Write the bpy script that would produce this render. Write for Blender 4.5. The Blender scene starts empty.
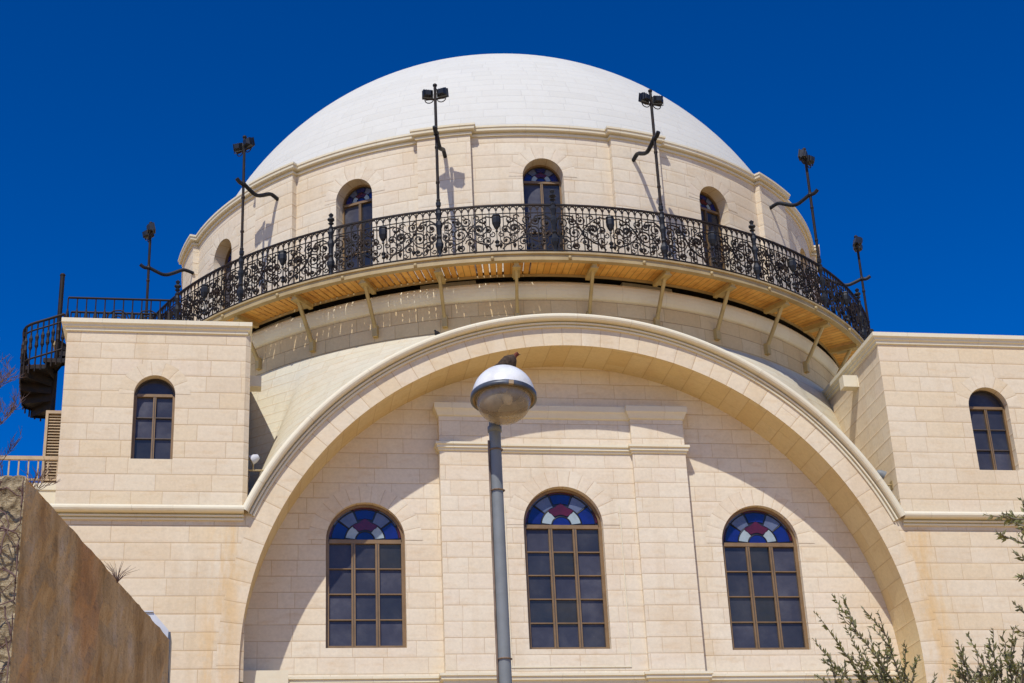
import bpy, math, random
from mathutils import Vector, Matrix
R = math.radians
sin, cos, pi, sqrt = math.sin, math.cos, math.pi, math.sqrt
rnd = random.Random(7)
scene = bpy.context.scene
COL = scene.collection

# ------------------------------------------------------------------ materials
def new_mat(name):
    m = bpy.data.materials.new(name); m.use_nodes = True
    nt = m.node_tree; b = nt.nodes['Principled BSDF']
    return m, nt, b
class N:
    """tiny node helper"""
    def __init__(s, nt): s.nt = nt
    def node(s, t, **k):
        n = s.nt.nodes.new(t)
        for a, v in k.items(): setattr(n, a, v)
        return n
    def put(s, sock, v):
        if isinstance(v, bpy.types.NodeSocket): s.nt.links.new(v, sock)
        else: sock.default_value = v
    def m(s, op, a, b=None, c=None):
        n = s.node('ShaderNodeMath', operation=op)
        s.put(n.inputs[0], a)
        if b is not None: s.put(n.inputs[1], b)
        if c is not None: s.put(n.inputs[2], c)
        return n.outputs[0]
    def noise(s, vec, scale, detail=3.0, rough=0.55):
        n = s.node('ShaderNodeTexNoise'); s.put(n.inputs['Vector'], vec)
        n.inputs['Scale'].default_value = scale; n.inputs['Detail'].default_value = detail
        n.inputs['Roughness'].default_value = rough
        return n.outputs['Fac']
    def white(s, x, y=None):
        if y is None:
            n = s.node('ShaderNodeTexWhiteNoise', noise_dimensions='1D'); s.put(n.inputs['W'], x)
        else:
            n = s.node('ShaderNodeTexWhiteNoise', noise_dimensions='2D')
            c = s.node('ShaderNodeCombineXYZ'); s.put(c.inputs[0], x); s.put(c.inputs[1], y)
            s.nt.links.new(c.outputs[0], n.inputs['Vector'])
        return n.outputs['Value']
    def ramp(s, f, stops):
        n = s.node('ShaderNodeValToRGB'); s.put(n.inputs[0], f)
        e = n.color_ramp.elements
        while len(e) < len(stops): e.new(0.5)
        for el, (p, c) in zip(e, stops):
            el.position = p; el.color = (c[0], c[1], c[2], 1)
        return n.outputs[0]
    def mix(s, f, a, b, mode='MIX'):
        n = s.node('ShaderNodeMix', data_type='RGBA', blend_type=mode)
        s.put(n.inputs[0], f)
        for i, v in ((6, a), (7, b)):
            if isinstance(v, tuple): v = (v[0], v[1], v[2], 1)
            s.put(n.inputs[i], v)
        return n.outputs[2]
    def maprange(s, v, a, b, c=0.0, d=1.0, smooth=True):
        n = s.node('ShaderNodeMapRange'); n.interpolation_type = 'SMOOTHSTEP' if smooth else 'LINEAR'
        s.put(n.inputs[0], v)
        for i, x in zip((1, 2, 3, 4), (a, b, c, d)): n.inputs[i].default_value = x
        return n.outputs[0]
    def bump(s, h, strength, dist):
        n = s.node('ShaderNodeBump'); n.inputs['Strength'].default_value = strength
        n.inputs['Distance'].default_value = dist
        s.put(n.inputs['Height'], h); return n.outputs[0]

def ashlar(name, h, w, tones, joint, jw=0.010, jmix=0.66, stain=(0.55, 0.38, 0.2), stain_amt=0.35, contrast=1.0, runs=False):
    """coursed stone: rows of height h, blocks about w long, joints at uneven places; UV in metres"""
    mat, nt, b = new_mat(name); n = N(nt)
    uv = n.node('ShaderNodeUVMap').outputs[0]
    sp = n.node('ShaderNodeSeparateXYZ'); n.put(sp.inputs[0], uv)
    u, v = sp.outputs[0], sp.outputs[1]
    vr = n.m('DIVIDE', v, h); row = n.m('FLOOR', vr); vf = n.m('SUBTRACT', vr, row)
    ra = n.white(row); rb = n.white(n.m('ADD', row, 57.31))
    weff = n.m('MULTIPLY', n.m('MULTIPLY_ADD', rb, 0.45, 0.8), w)
    xw = n.m('ADD', n.m('DIVIDE', u, weff), n.m('MULTIPLY', ra, 17.0))
    i0 = n.m('FLOOR', xw)
    def jit(i): return n.m('MULTIPLY', n.white(n.m('ADD', i, 0.5), n.m('ADD', row, 0.5)), 0.5)
    lt = n.m('LESS_THAN', n.m('SUBTRACT', xw, i0), jit(i0))
    idx = n.m('SUBTRACT', i0, lt)
    lb = n.m('ADD', idx, jit(idx)); nx = n.m('ADD', idx, 1.0); rbd = n.m('ADD', nx, jit(nx))
    du = n.m('MULTIPLY', n.m('MINIMUM', n.m('SUBTRACT', xw, lb), n.m('SUBTRACT', rbd, xw)), weff)
    dv = n.m('MULTIPLY', n.m('MINIMUM', vf, n.m('SUBTRACT', 1.0, vf)), h)
    du2 = n.m('MULTIPLY', du, 1.9)
    d = n.m('MINIMUM', du2, dv)
    geo = n.node('ShaderNodeNewGeometry'); pos = geo.outputs['Position']
    jn = n.noise(pos, 1.1, 2.0)
    dd = n.m('MULTIPLY_ADD', n.m('SUBTRACT', jn, 0.5), 0.012, d)
    mort = n.maprange(dd, jw * 0.45, jw * 1.35, 1.0, 0.0)
    rid = n.white(n.m('ADD', idx, 0.37), n.m('ADD', row, 0.71))
    stops = [(i / (len(tones) - 1), c) for i, c in enumerate(tones)]
    c = n.ramp(rid, stops)
    big = n.noise(pos, 0.45, 4.0)
    c = n.mix(n.m('MULTIPLY', n.maprange(big, 0.48, 0.78), stain_amt), c, stain)
    # streaky stone veins along the bed
    mp = n.node('ShaderNodeMapping'); n.put(mp.inputs[0], pos); mp.inputs['Scale'].default_value = (1, 1, 4.0)
    vein = n.noise(mp.outputs[0], 2.1, 5.0, 0.6)
    c = n.mix(n.m('MULTIPLY', n.maprange(vein, 0.5, 0.75), 0.35 * contrast), c, stain)
    if runs:      # rusty run-off below the ends of the arch moulding
        sx = n.node('ShaderNodeSeparateXYZ'); n.put(sx.inputs[0], pos)
        ax = n.m('ABSOLUTE', n.m('SUBTRACT', n.m('ABSOLUTE', n.m('ADD', sx.outputs[0], 0.114)), n.m('MULTIPLY_ADD', sx.outputs[2], -0.06, 7.85)))
        near = n.m('MULTIPLY', n.maprange(ax, 0.05, 0.6, 1.0, 0.0), n.maprange(sx.outputs[2], 12.0, 12.3, 1.0, 0.0))
        mq = n.node('ShaderNodeMapping'); n.put(mq.inputs[0], pos); mq.inputs['Scale'].default_value = (1, 1, 0.22)
        rs = n.maprange(n.noise(mq.outputs[0], 2.6, 5.0, 0.65), 0.36, 0.62)
        c = n.mix(n.m('MULTIPLY', n.m('MULTIPLY', near, rs), 0.6), c, (0.60, 0.37, 0.13))
    mw = n.node('ShaderNodeMapping'); n.put(mw.inputs[0], pos); mw.inputs['Scale'].default_value = (1, 1, 0.12)
    wash = n.maprange(n.noise(mw.outputs[0], 1.7, 5.0, 0.65), 0.52, 0.72)
    c = n.mix(n.m('MULTIPLY', wash, 0.30 * contrast), c, tuple(t * k for t, k in zip(tones[0], (.80, .72, .60))))
    med = n.noise(pos, 4.5, 4.0, 0.65)
    c = n.mix(n.m('MULTIPLY', n.maprange(med, 0.5, 0.72), 0.35 * contrast), c, tuple(t * .84 for t in tones[0]))
    fine = n.noise(pos, 16.0, 4.0, 0.7)
    g = n.m('MULTIPLY_ADD', n.m('SUBTRACT', fine, 0.5), 0.30 * contrast, 1.0)
    cc = n.node('ShaderNodeCombineXYZ')
    for k in range(3): n.put(cc.inputs[k], g)
    c = n.mix(1.0, c, cc.outputs[0], 'MULTIPLY')
    c = n.mix(n.m('MULTIPLY', n.m('MULTIPLY', mort, jmix), n.m('MULTIPLY_ADD', n.noise(pos, 0.8, 2.0), 0.9, 0.45)), c, joint)
    n.put(b.inputs['Base Color'], c)
    b.inputs['Roughness'].default_value = 0.85
    b.inputs['Specular IOR Level'].default_value = 0.25
    hgt = n.m('ADD', n.m('MULTIPLY', mort, -0.6), n.m('ADD', n.m('MULTIPLY', fine, 0.25), n.m('MULTIPLY', rid, 0.35)))
    hgt = n.m('ADD', hgt, n.m('MULTIPLY', n.maprange(d, 0.0, 0.06), 0.5)); hgt = n.m('ADD', hgt, n.m('MULTIPLY', med, 0.5))
    n.put(b.inputs['Normal'], n.bump(hgt, 0.42, 0.012))
    return mat

TON = [(0.641, 0.529, 0.362), (0.662, 0.561, 0.401), (0.647, 0.526, 0.347), (0.619, 0.507, 0.347), (0.669, 0.561, 0.395), (0.635, 0.507, 0.326), (0.656, 0.545, 0.392)]
TONW = [(0.67, 0.574, 0.419), (0.689, 0.6, 0.448), (0.661, 0.558, 0.398), (0.677, 0.578, 0.431), (0.649, 0.545, 0.392)]
JOINT = (0.42, 0.27, 0.13)
M = {}
M['ashlar'] = ashlar('cream ashlar', 0.355, 0.85, TON, JOINT, runs=True)
M['ashlar_fine'] = ashlar('pale ashlar of the recess', 0.335, 0.72, TONW, JOINT, jw=0.009, jmix=0.62)
M['ashlar_drum'] = ashlar('drum ashlar', 0.325, 0.80, TONW, JOINT, jw=0.009, jmix=0.62)
M['voussoir'] = ashlar('voussoir stone', 0.42, 40.0, TON, JOINT, jw=0.010, jmix=0.6, stain_amt=0.45, runs=True)
M['voussoir_small'] = ashlar('small voussoir stone', 0.24, 40.0, TONW, JOINT, jw=0.007, jmix=0.5)
M['voussoir_tower'] = ashlar('tower voussoir stone', 0.24, 40.0, TON, JOINT, jw=0.007, jmix=0.45)
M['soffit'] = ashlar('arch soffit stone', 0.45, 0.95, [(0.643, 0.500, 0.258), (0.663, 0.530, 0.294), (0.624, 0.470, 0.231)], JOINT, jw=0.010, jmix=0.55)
M['trim'] = ashlar('dressed moulding stone', 40.0, 1.3, [(0.682, 0.615, 0.441), (0.663, 0.590, 0.423), (0.692, 0.630, 0.463)], (0.390, 0.300, 0.178), jw=0.006, jmix=0.5, stain_amt=0.18, contrast=0.4)
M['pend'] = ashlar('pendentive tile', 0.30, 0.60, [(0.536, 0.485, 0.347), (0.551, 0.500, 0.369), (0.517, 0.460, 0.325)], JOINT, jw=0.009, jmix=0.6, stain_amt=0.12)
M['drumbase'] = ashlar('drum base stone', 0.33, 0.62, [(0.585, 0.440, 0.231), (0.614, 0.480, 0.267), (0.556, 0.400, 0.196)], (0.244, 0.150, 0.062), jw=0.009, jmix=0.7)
M['dome'] = ashlar('white dome stone', 0.30, 0.75, [(0.555, 0.532, 0.458), (0.568, 0.545, 0.47), (0.542, 0.518, 0.443)], (0.36, 0.34, 0.29), jw=0.007, jmix=0.40, stain=(0.47, 0.455, 0.415), stain_amt=0.25, contrast=0.35)

def plain(name, col, rough=0.6, metal=0.0, spec=0.5, nscale=8.0, namt=0.25, col2=None, bump=0.0):
    mat, nt, b = new_mat(name); n = N(nt)
    pos = n.node('ShaderNodeNewGeometry').outputs['Position']
    f = n.noise(pos, nscale, 4.0, 0.6)
    c2 = col2 or tuple(x * (1 - namt * 2) for x in col)
    c = n.mix(n.maprange(f, 0.35, 0.7), col, c2)
    n.put(b.inputs['Base Color'], c)
    n.put(b.inputs['Roughness'], n.m('MULTIPLY_ADD', f, 0.25, rough - 0.12))
    b.inputs['Metallic'].default_value = metal
    b.inputs['Specular IOR Level'].default_value = spec
    if bump: n.put(b.inputs['Normal'], n.bump(f, bump, 0.02))
    return mat
M['iron'] = plain('wrought iron', (0.012, 0.010, 0.009), 0.6, 0.0, 0.2, 5, 0.2, (0.028, 0.016, 0.009))
M['iron_post'] = plain('bluish painted iron', (0.012, 0.014, 0.019), 0.55, 0.0, 0.3, 8, 0.2)
M['steel'] = plain('beige painted steel', (0.40, 0.30, 0.145), 0.5, 0.0, 0.3, 3, 0.08, (0.33, 0.24, 0.11))
M['strut'] = plain('tan painted strut', (0.46, 0.33, 0.125), 0.5, 0.0, 0.4, 3, 0.1)
M['bronze'] = plain('bronze window frame', (0.24, 0.145, 0.06), 0.45, 0.2, 0.5, 4, 0.12)
M['bronze_dark'] = plain('dark window bar', (0.09, 0.065, 0.045), 0.5, 0.1, 0.5, 4, 0.12)
M['lead'] = plain('dark window backing', (0.012, 0.012, 0.016), 0.4)
M['s_blue'] = plain('cobalt glass', (0.010, 0.018, 0.13), 0.2, 0, 0.5, 3, 0.2)
M['s_white'] = plain('milky glass', (0.32, 0.38, 0.38), 0.3, 0, 0.5, 6, 0.1)
M['s_red'] = plain('ruby glass', (0.085, 0.010, 0.016), 0.2, 0, 0.5, 3, 0.2)
M['s_grey'] = plain('slate blue glass', (0.11, 0.13, 0.19), 0.2, 0, 0.5, 3, 0.15)
M['galv'] = plain('galvanised pole', (0.19, 0.20, 0.195), 0.55, 0.0, 0.35, 7, 0.12, (0.165, 0.175, 0.17))
M['white_enamel'] = plain('white enamel', (0.74, 0.73, 0.69), 0.3, 0, 0.5, 9, 0.03, (0.60, 0.585, 0.54))
M['rim'] = plain('grey lamp rim', (0.10, 0.11, 0.13), 0.4, 0.3)
M['rim_brass'] = plain('lamp gasket', (0.30, 0.21, 0.11), 0.5)
M['black'] = plain('black floodlight housing', (0.010, 0.010, 0.011), 0.4)
M['lens'] = plain('floodlight glass', (0.10, 0.085, 0.05), 0.1)
M['white_paint'] = plain('white painted metal', (0.56, 0.565, 0.57), 0.5, 0, 0.3, 4, 0.08)
M['louver'] = plain('tan louver', (0.47, 0.34, 0.19), 0.5, 0, 0.4, 4, 0.1)
M['bark'] = plain('olive bark', (0.15, 0.125, 0.095), 0.9, 0, 0.2, 12, 0.3, (0.08, 0.066, 0.05), 0.6)
M['twig'] = plain('olive twig', (0.20, 0.17, 0.115), 0.8, 0, 0.2, 12, 0.2)
M['twig_bare'] = plain('bare twig', (0.17, 0.105, 0.085), 0.9, 0, 0.2, 12, 0.2)
M['gap_shade'] = plain('painted gap shade', (0.022, 0.017, 0.013), 0.8, 0, 0.2)  # near-black: shade of the deep gap inside the balcony, put into the colour
M['bird_brown'] = plain('brown plumage', (0.085, 0.055, 0.035), 0.9, 0, 0.2, 60, 0.3, (0.025, 0.018, 0.013))
M['bird_red'] = plain('rusty head plumage', (0.17, 0.05, 0.03), 0.9, 0, 0.2, 60, 0.2)
M['bird_dark'] = plain('dark plumage', (0.03, 0.026, 0.025), 0.9, 0, 0.2, 60, 0.3)
M['cable'] = plain('brown cable', (0.22, 0.15, 0.10), 0.7)

def glass_mat():
    mat, nt, b = new_mat('dark window glass'); n = N(nt)
    pos = n.node('ShaderNodeNewGeometry').outputs['Position']
    f = n.noise(pos, 1.6, 5.0, 0.65)
    c = n.ramp(f, [(0.3, (0.034, 0.034, 0.043)), (0.5, (0.048, 0.047, 0.057)), (0.75, (0.080, 0.078, 0.086))])
    n.put(b.inputs['Roughness'], n.m('MULTIPLY_ADD', f, 0.35, 0.02))
    uv = n.node('ShaderNodeUVMap').outputs[0]; sp = n.node('ShaderNodeSeparateXYZ'); n.put(sp.inputs[0], uv)
    fx, fy = n.m('FLOOR', sp.outputs[0]), n.m('FLOOR', sp.outputs[1])
    r1 = n.white(n.m('ADD', fx, .5), n.m('ADD', fy, .5)); r2 = n.white(n.m('ADD', fx, 40.5), n.m('ADD', fy, 9.5))
    cb_ = n.node('ShaderNodeCombineXYZ'); n.put(cb_.inputs[0], n.m('MULTIPLY_ADD', r1, .22, -.11)); n.put(cb_.inputs[2], n.m('MULTIPLY_ADD', r2, .24, -.12))
    va = n.node('ShaderNodeVectorMath', operation='ADD'); n.put(va.inputs[0], n.bump(n.noise(pos, 2.5, 2.0), 0.12, 0.05)); n.put(va.inputs[1], cb_.outputs[0])
    n.put(b.inputs['Normal'], va.outputs[0])
    tone = n.m('MULTIPLY_ADD', r2, .75, .5); c3 = n.node('ShaderNodeCombineXYZ')
    for k in range(3): n.put(c3.inputs[k], tone)
    n.put(b.inputs['Base Color'], n.mix(1.0, c, c3.outputs[0], 'MULTIPLY'))
    b.inputs['Specular IOR Level'].default_value = 0.3
    return mat
M['glass'] = glass_mat()
def plank_mat():
    mat, nt, b = new_mat('varnished deck boards'); n = N(nt)
    uv = n.node('ShaderNodeUVMap').outputs[0]
    sp = n.node('ShaderNodeSeparateXYZ'); n.put(sp.inputs[0], uv)
    row = n.m('FLOOR', sp.outputs[0]); r = n.white(row)
    pos = n.node('ShaderNodeNewGeometry').outputs['Position']
    c = n.ramp(r, [(0, (0.74, 0.39, 0.085)), (0.5, (0.80, 0.45, 0.11)), (1, (0.66, 0.33, 0.065))])
    c = n.mix(n.maprange(n.noise(pos, 5, 4.0), 0.4, 0.7), c, (0.60, 0.29, 0.06))
    fr = n.m('SUBTRACT', sp.outputs[0], row); ed = n.m('MINIMUM', fr, n.m('SUBTRACT', 1.0, fr))
    c = n.mix(n.m('MULTIPLY', n.maprange(ed, 0.0, 0.10, 1.0, 0.0), 0.7), c, (0.12, 0.06, 0.015))
    n.put(b.inputs['Base Color'], c); b.inputs['Roughness'].default_value = 0.55
    return mat
M['plank'] = plank_mat()
def bowl_mat():
    mat, nt, b = new_mat('smoky lamp bowl'); n = N(nt)
    out = nt.nodes['Material Output']
    tr = n.node('ShaderNodeBsdfTransparent'); tr.inputs[0].default_value = (0.83, 0.78, 0.68, 1)
    b.inputs['Base Color'].default_value = (0.46, 0.38, 0.28, 1); b.inputs['Roughness'].default_value = 0.12
    mx = n.node('ShaderNodeMixShader')
    pos = n.node('ShaderNodeNewGeometry').outputs['Position']
    n.put(mx.inputs[0], n.maprange(n.noise(pos, 7, 3.0), 0.3, 0.7, 0.32, 0.55))
    nt.links.new(tr.outputs[0], mx.inputs[1]); nt.links.new(b.outputs[0], mx.inputs[2])
    nt.links.new(mx.outputs[0], out.inputs[0])
    return mat
M['bowl'] = bowl_mat()
def leaf_mat():
    mat, nt, b = new_mat('olive leaf'); n = N(nt)
    out = nt.nodes['Material Output']
    isl = n.node('ShaderNodeNewGeometry')
    c = n.ramp(isl.outputs['Random Per Island'], [(0, (0.10, 0.105, 0.030)), (0.4, (0.21, 0.21, 0.065)), (0.75, (0.33, 0.32, 0.125)), (1, (0.46, 0.43, 0.23))])
    # olive leaves are silvery underneath
    c = n.mix(n.m('MULTIPLY', isl.outputs['Backfacing'], 0.55), c, (0.28, 0.26, 0.17))
    n.put(b.inputs['Base Color'], c); b.inputs['Roughness'].default_value = 0.5; b.inputs['Specular IOR Level'].default_value = 0.3
    t = n.node('ShaderNodeBsdfTranslucent'); n.put(t.inputs[0], n.mix(0.5, c, (0.24, 0.24, 0.05)))
    mx = n.node('ShaderNodeMixShader'); mx.inputs[0].default_value = 0.35
    nt.links.new(b.outputs[0], mx.inputs[1]); nt.links.new(t.outputs[0], mx.inputs[2]); nt.links.new(mx.outputs[0], out.inputs[0])
    return mat
M['leaf'] = leaf_mat()
def brownwall_mat():
    mat, nt, b = new_mat('stained brown wall'); n = N(nt)
    pos = n.node('ShaderNodeNewGeometry').outputs['Position']
    mp = n.node('ShaderNodeMapping'); n.put(mp.inputs[0], pos); mp.inputs['Scale'].default_value = (1.2, 1.2, 0.5)
    f = n.noise(mp.outputs[0], 2.2, 6.0, 0.7)
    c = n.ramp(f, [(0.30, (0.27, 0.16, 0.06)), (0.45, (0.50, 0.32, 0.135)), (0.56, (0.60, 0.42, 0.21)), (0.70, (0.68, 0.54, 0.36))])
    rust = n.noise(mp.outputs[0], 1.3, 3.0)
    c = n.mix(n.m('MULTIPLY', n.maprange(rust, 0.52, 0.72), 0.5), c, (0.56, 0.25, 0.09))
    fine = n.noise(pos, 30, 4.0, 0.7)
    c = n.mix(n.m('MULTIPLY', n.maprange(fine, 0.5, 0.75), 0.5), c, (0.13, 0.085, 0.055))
    n.put(b.inputs['Base Color'], c); b.inputs['Roughness'].default_value = 0.95
    b.inputs['Specular IOR Level'].default_value = 0.15
    n.put(b.inputs['Normal'], n.bump(n.m('ADD', f, fine), 0.7, 0.03))
    return mat
M['brownwall'] = brownwall_mat()
def rubble_mat():
    mat, nt, b = new_mat('rough rubble stone'); n = N(nt)
    pos = n.node('ShaderNodeNewGeometry').outputs['Position']
    v = n.node('ShaderNodeTexVoronoi'); n.put(v.inputs['Vector'], pos); v.inputs['Scale'].default_value = 14.0
    f = n.noise(pos, 13, 6.0, 0.75)
    c = n.ramp(f, [(0.32, (0.15, 0.10, 0.05)), (0.5, (0.50, 0.38, 0.21)), (0.7, (0.72, 0.59, 0.38))])
    n.put(b.inputs['Base Color'], c); b.inputs['Roughness'].default_value = 0.95
    n.put(b.inputs['Normal'], n.bump(n.m('ADD', v.outputs['Distance'], f), 1.0, 0.12))
    return mat
M['rubble'] = rubble_mat()
M['paving'] = ashlar('plaza paving', 0.6, 0.9, [(0.60, 0.40, 0.175), (0.63, 0.43, 0.20), (0.56, 0.37, 0.155)], (0.25, 0.2, 0.15), jw=0.012)

# ------------------------------------------------------------------ mesh builder
class MB:
    def __init__(s, *mats): s.v = []; s.f = []; s.uv = []; s.mi = []; s.sm = []; s.mats = mats
    def face(s, pts, uvs=None, m=0, smooth=False):
        i = len(s.v); s.v += [tuple(p) for p in pts]; s.f.append(tuple(range(i, i + len(pts))))
        s.uv.append(uvs or [(0, 0)] * len(pts)); s.mi.append(m); s.sm.append(smooth)
    def grid(s, P, U=None, m=0, smooth=True, close_u=False):
        """P[i][j] shared-vertex grid"""
        base = len(s.v); ni, nj = len(P), len(P[0])
        for row in P: s.v += [tuple(p) for p in row]
        for i in range(ni - 1):
            for j in range(nj - (0 if close_u else 1)):
                j2 = (j + 1) % nj
                s.f.append((base + i * nj + j, base + i * nj + j2, base + (i + 1) * nj + j2, base + (i + 1) * nj + j))
                if U: s.uv.append([U[i][j], U[i][j + 1], U[i + 1][j + 1], U[i + 1][j]])
                else: s.uv.append([(j, i), (j + 1, i), (j + 1, i + 1), (j, i + 1)])
                s.mi.append(m); s.sm.append(smooth)
    def box(s, x0, x1, y0, y1, z0, z1, m=0, f=None):
        g = f or (lambda p: p)
        P = [g(p) for p in ((x0, y0, z0), (x1, y0, z0), (x1, y1, z0), (x0, y1, z0), (x0, y0, z1), (x1, y0, z1), (x1, y1, z1), (x0, y1, z1))]
        dx, dy, dz = abs(x1 - x0), abs(y1 - y0), abs(z1 - z0)
        for q, (a, c), (ou, ov) in (((0, 1, 5, 4), (dx, dz), (x0, z0)), ((1, 2, 6, 5), (dy, dz), (y0, z0)), ((2, 3, 7, 6), (dx, dz), (x0, z0)), ((3, 0, 4, 7), (dy, dz), (y0, z0)),
                          ((4, 5, 6, 7), (dx, dy), (x0, y0)), ((3, 2, 1, 0), (dx, dy), (x0, y0))):
            s.face([P[k] for k in q], [(ou, ov), (ou + a, ov), (ou + a, ov + c), (ou, ov + c)], m)
    def tube(s, pts, r, n=6, m=0, smooth=True, caps=True, flat=1.0):
        pts = [Vector(p) for p in pts]; rows = []
        rr = r if isinstance(r, (list, tuple)) else [r] * len(pts)
        up = None
        for i, p in enumerate(pts):
            t = (pts[min(i + 1, len(pts) - 1)] - pts[max(i - 1, 0)])
            if t.length < 1e-9: t = Vector((0, 0, 1))
            t.normalize()
            if up is None:
                a = Vector((0, 0, 1)) if abs(t.z) < 0.9 else Vector((1, 0, 0))
                up = t.cross(a).normalized()
            up = (up - t * up.dot(t))
            up = up.normalized() if up.length > 1e-6 else t.orthogonal().normalized()
            sd = t.cross(up)
            rows.append([p + (up * cos(2 * pi * k / n + pi / n) + sd * sin(2 * pi * k / n + pi / n) * flat) * rr[i] for k in range(n)])
        s.grid(rows, None, m, smooth, True)
        if caps: s.face(rows[0][::-1], None, m); s.face(rows[-1], None, m)
    def lathe(s, prof, c=(0, 0, 0), n=12, m=0, smooth=True, f=None):
        rows = []
        for r, z in prof:
            row = [Vector((c[0] + r * cos(2 * pi * k / n), c[1] + r * sin(2 * pi * k / n), c[2] + z)) for k in range(n)]
            rows.append([f(p) for p in row] if f else row)
        s.grid(rows, None, m, smooth, True)
    def sweep(s, path, prof, m=0, closed=False, smooth=False):
        """profile (out, z) swept along a plan path [(x,y)] with mitred corners; outward is right of the path"""
        np_ = len(path); ds = [0]
        for a, b in zip(path, path[1:]): ds.append(ds[-1] + math.dist(a, b))
        rows = []
        for i, (x, y) in enumerate(path):
            a = path[i - 1] if i > 0 else None; b = path[i + 1] if i < np_ - 1 else None
            def nrm(p, q):
                dx, dy = q[0] - p[0], q[1] - p[1]; l = math.hypot(dx, dy) or 1; return (dy / l, -dx / l)
            n1 = nrm(a, (x, y)) if a else None; n2 = nrm((x, y), b) if b else None
            if n1 is None: nn = n2
            elif n2 is None: nn = n1
            else:
                k = 1 + n1[0] * n2[0] + n1[1] * n2[1]; k = max(k, 0.4)
                nn = ((n1[0] + n2[0]) / k, (n1[1] + n2[1]) / k)
            rows.append([(x + nn[0] * o, y + nn[1] * o, z) for o, z in prof])
        pl = [0]
        for a, b in zip(prof, prof[1:]): pl.append(pl[-1] + math.dist(a, b))
        for i in range(np_ - 1):
            for j in range(len(prof) - 1):
                s.face([rows[i][j], rows[i + 1][j], rows[i + 1][j + 1], rows[i][j + 1]],
                       [(ds[i], pl[j]), (ds[i + 1], pl[j]), (ds[i + 1], pl[j + 1]), (ds[i], pl[j + 1])], m, smooth)
        s.face(rows[0]); s.face(rows[-1][::-1])
    def mesh(s, name):
        me = bpy.data.meshes.new(name); me.from_pydata(s.v, [], s.f)
        uv = me.uv_layers.new(name='UVMap'); flat = []
        for u in s.uv:
            for a in u: flat += [a[0], a[1]]
        uv.data.foreach_set('uv', flat)
        for mt in s.mats: me.materials.append(M[mt])
        me.polygons.foreach_set('material_index', s.mi); me.polygons.foreach_set('use_smooth', s.sm)
        me.update(); return me
    def build(s, name, parent=None, loc=(0, 0, 0), rz=0):
        o = bpy.data.objects.new(name, s.mesh(name)); COL.objects.link(o)
        o.parent = parent; o.location = loc; o.rotation_euler = (0, 0, rz); return o

def tag(o, label=None, cat=None, group=None, kind=None):
    for k, v in (('label', label), ('category', cat), ('group', group), ('kind', kind)):
        if v: o[k] = v
    return o
def thing(name, label, cat, loc=(0, 0, 0), rz=0, group=None):
    o = bpy.data.objects.new(name, None); COL.objects.link(o); o.location = loc; o.rotation_euler = (0, 0, rz)
    return tag(o, label, cat, group)
def copy_tree(o, parent=None):
    c = o.copy(); COL.objects.link(c); c.parent = parent
    for ch in list(o.children): copy_tree(ch, c)
    return c

# ------------------------------------------------------------------ walls with arched openings
class Op:
    def __init__(s, cx, hw, sill, spring, rev): s.cx, s.hw, s.sill, s.sp, s.rev = cx, hw, sill, spring, rev
    def top(s, x): return s.sp + sqrt(max(0, s.hw ** 2 - (x - s.cx) ** 2))
    def outline(s):
        P = [(s.cx - s.hw, s.sill), (s.cx - s.hw, s.sp)]
        P += [(s.cx - s.hw * cos(pi * k / 24), s.sp + s.hw * sin(pi * k / 24)) for k in range(1, 24)]
        P += [(s.cx + s.hw, s.sp), (s.cx + s.hw, s.sill)]; return P
def lin(a, b, n): return [a + (b - a) * k / n for k in range(n + 1)]
def strip(mb, f, cols, lo, hi, m=0):
    for a, b in zip(cols, cols[1:]):
        P = [(a, lo(a)), (b, lo(b)), (b, hi(b)), (a, hi(a))]
        if P[3][1] - P[0][1] < 1e-4 and P[2][1] - P[1][1] < 1e-4: continue
        mb.face([f(x, z, 0) for x, z in P], P, m)
def wall(mb, f, s0, s1, lo, hi, ops, step, m=0, mrev=0):
    cur = s0
    for o in sorted(ops, key=lambda o: o.cx):
        a, b = o.cx - o.hw, o.cx + o.hw
        strip(mb, f, lin(cur, a, max(1, int((a - cur) / step))), lo, hi, m)
        cs = [o.cx - o.hw * cos(pi * k / 24) for k in range(25)]
        if o.sill > lo(o.cx) + 1e-3: strip(mb, f, lin(a, b, max(1, int((b - a) / step))), lo, lambda x: o.sill, m)
        strip(mb, f, cs, o.top, hi, m)
        ol = o.outline(); d = 0
        for p, q in zip(ol, ol[1:] + ol[:1]):
            l = math.dist(p, q)
            mb.face([f(p[0], p[1], 0), f(q[0], q[1], 0), f(q[0], q[1], o.rev), f(p[0], p[1], o.rev)], [(0, d), (0, d + l), (o.rev, d + l), (o.rev, d)], mrev); d += l
        cur = b
    strip(mb, f, lin(cur, s1, max(1, int((s1 - cur) / step))), lo, hi, m)
def ring_face(mb, f, cx, cz, r0, r1, a0=0.0, a1=pi, n=32, m=0, d=0.0, uoff=0.0):
    for k in range(n):
        t, q = a0 + (a1 - a0) * k / n, a0 + (a1 - a0) * (k + 1) / n
        P = [(cx + r * cos(w), cz + r * sin(w)) for r, w in ((r0, t), (r1, t), (r1, q), (r0, q))]
        rm = (r0 + r1) / 2
        mb.face([f(x, z, d) for x, z in P], [(r0, t * rm), (r1, t * rm), (r1, q * rm), (r0, q * rm)], m)

# ------------------------------------------------------------------ main dimensions (metres; dome axis at the origin, front towards -y)
XA = -0.114; YF = -9.6; ZA = 9.287; RI = 6.87; RV = 7.30; RO = 7.57; DEP = 1.147
YT = YF + DEP
DRUM = 8.62; AZ0 = -2.2
ZK = 12.46; ZT = 16.5
ZDECK = 18.22; ZRAIL = 19.41; RB = 9.9

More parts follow.
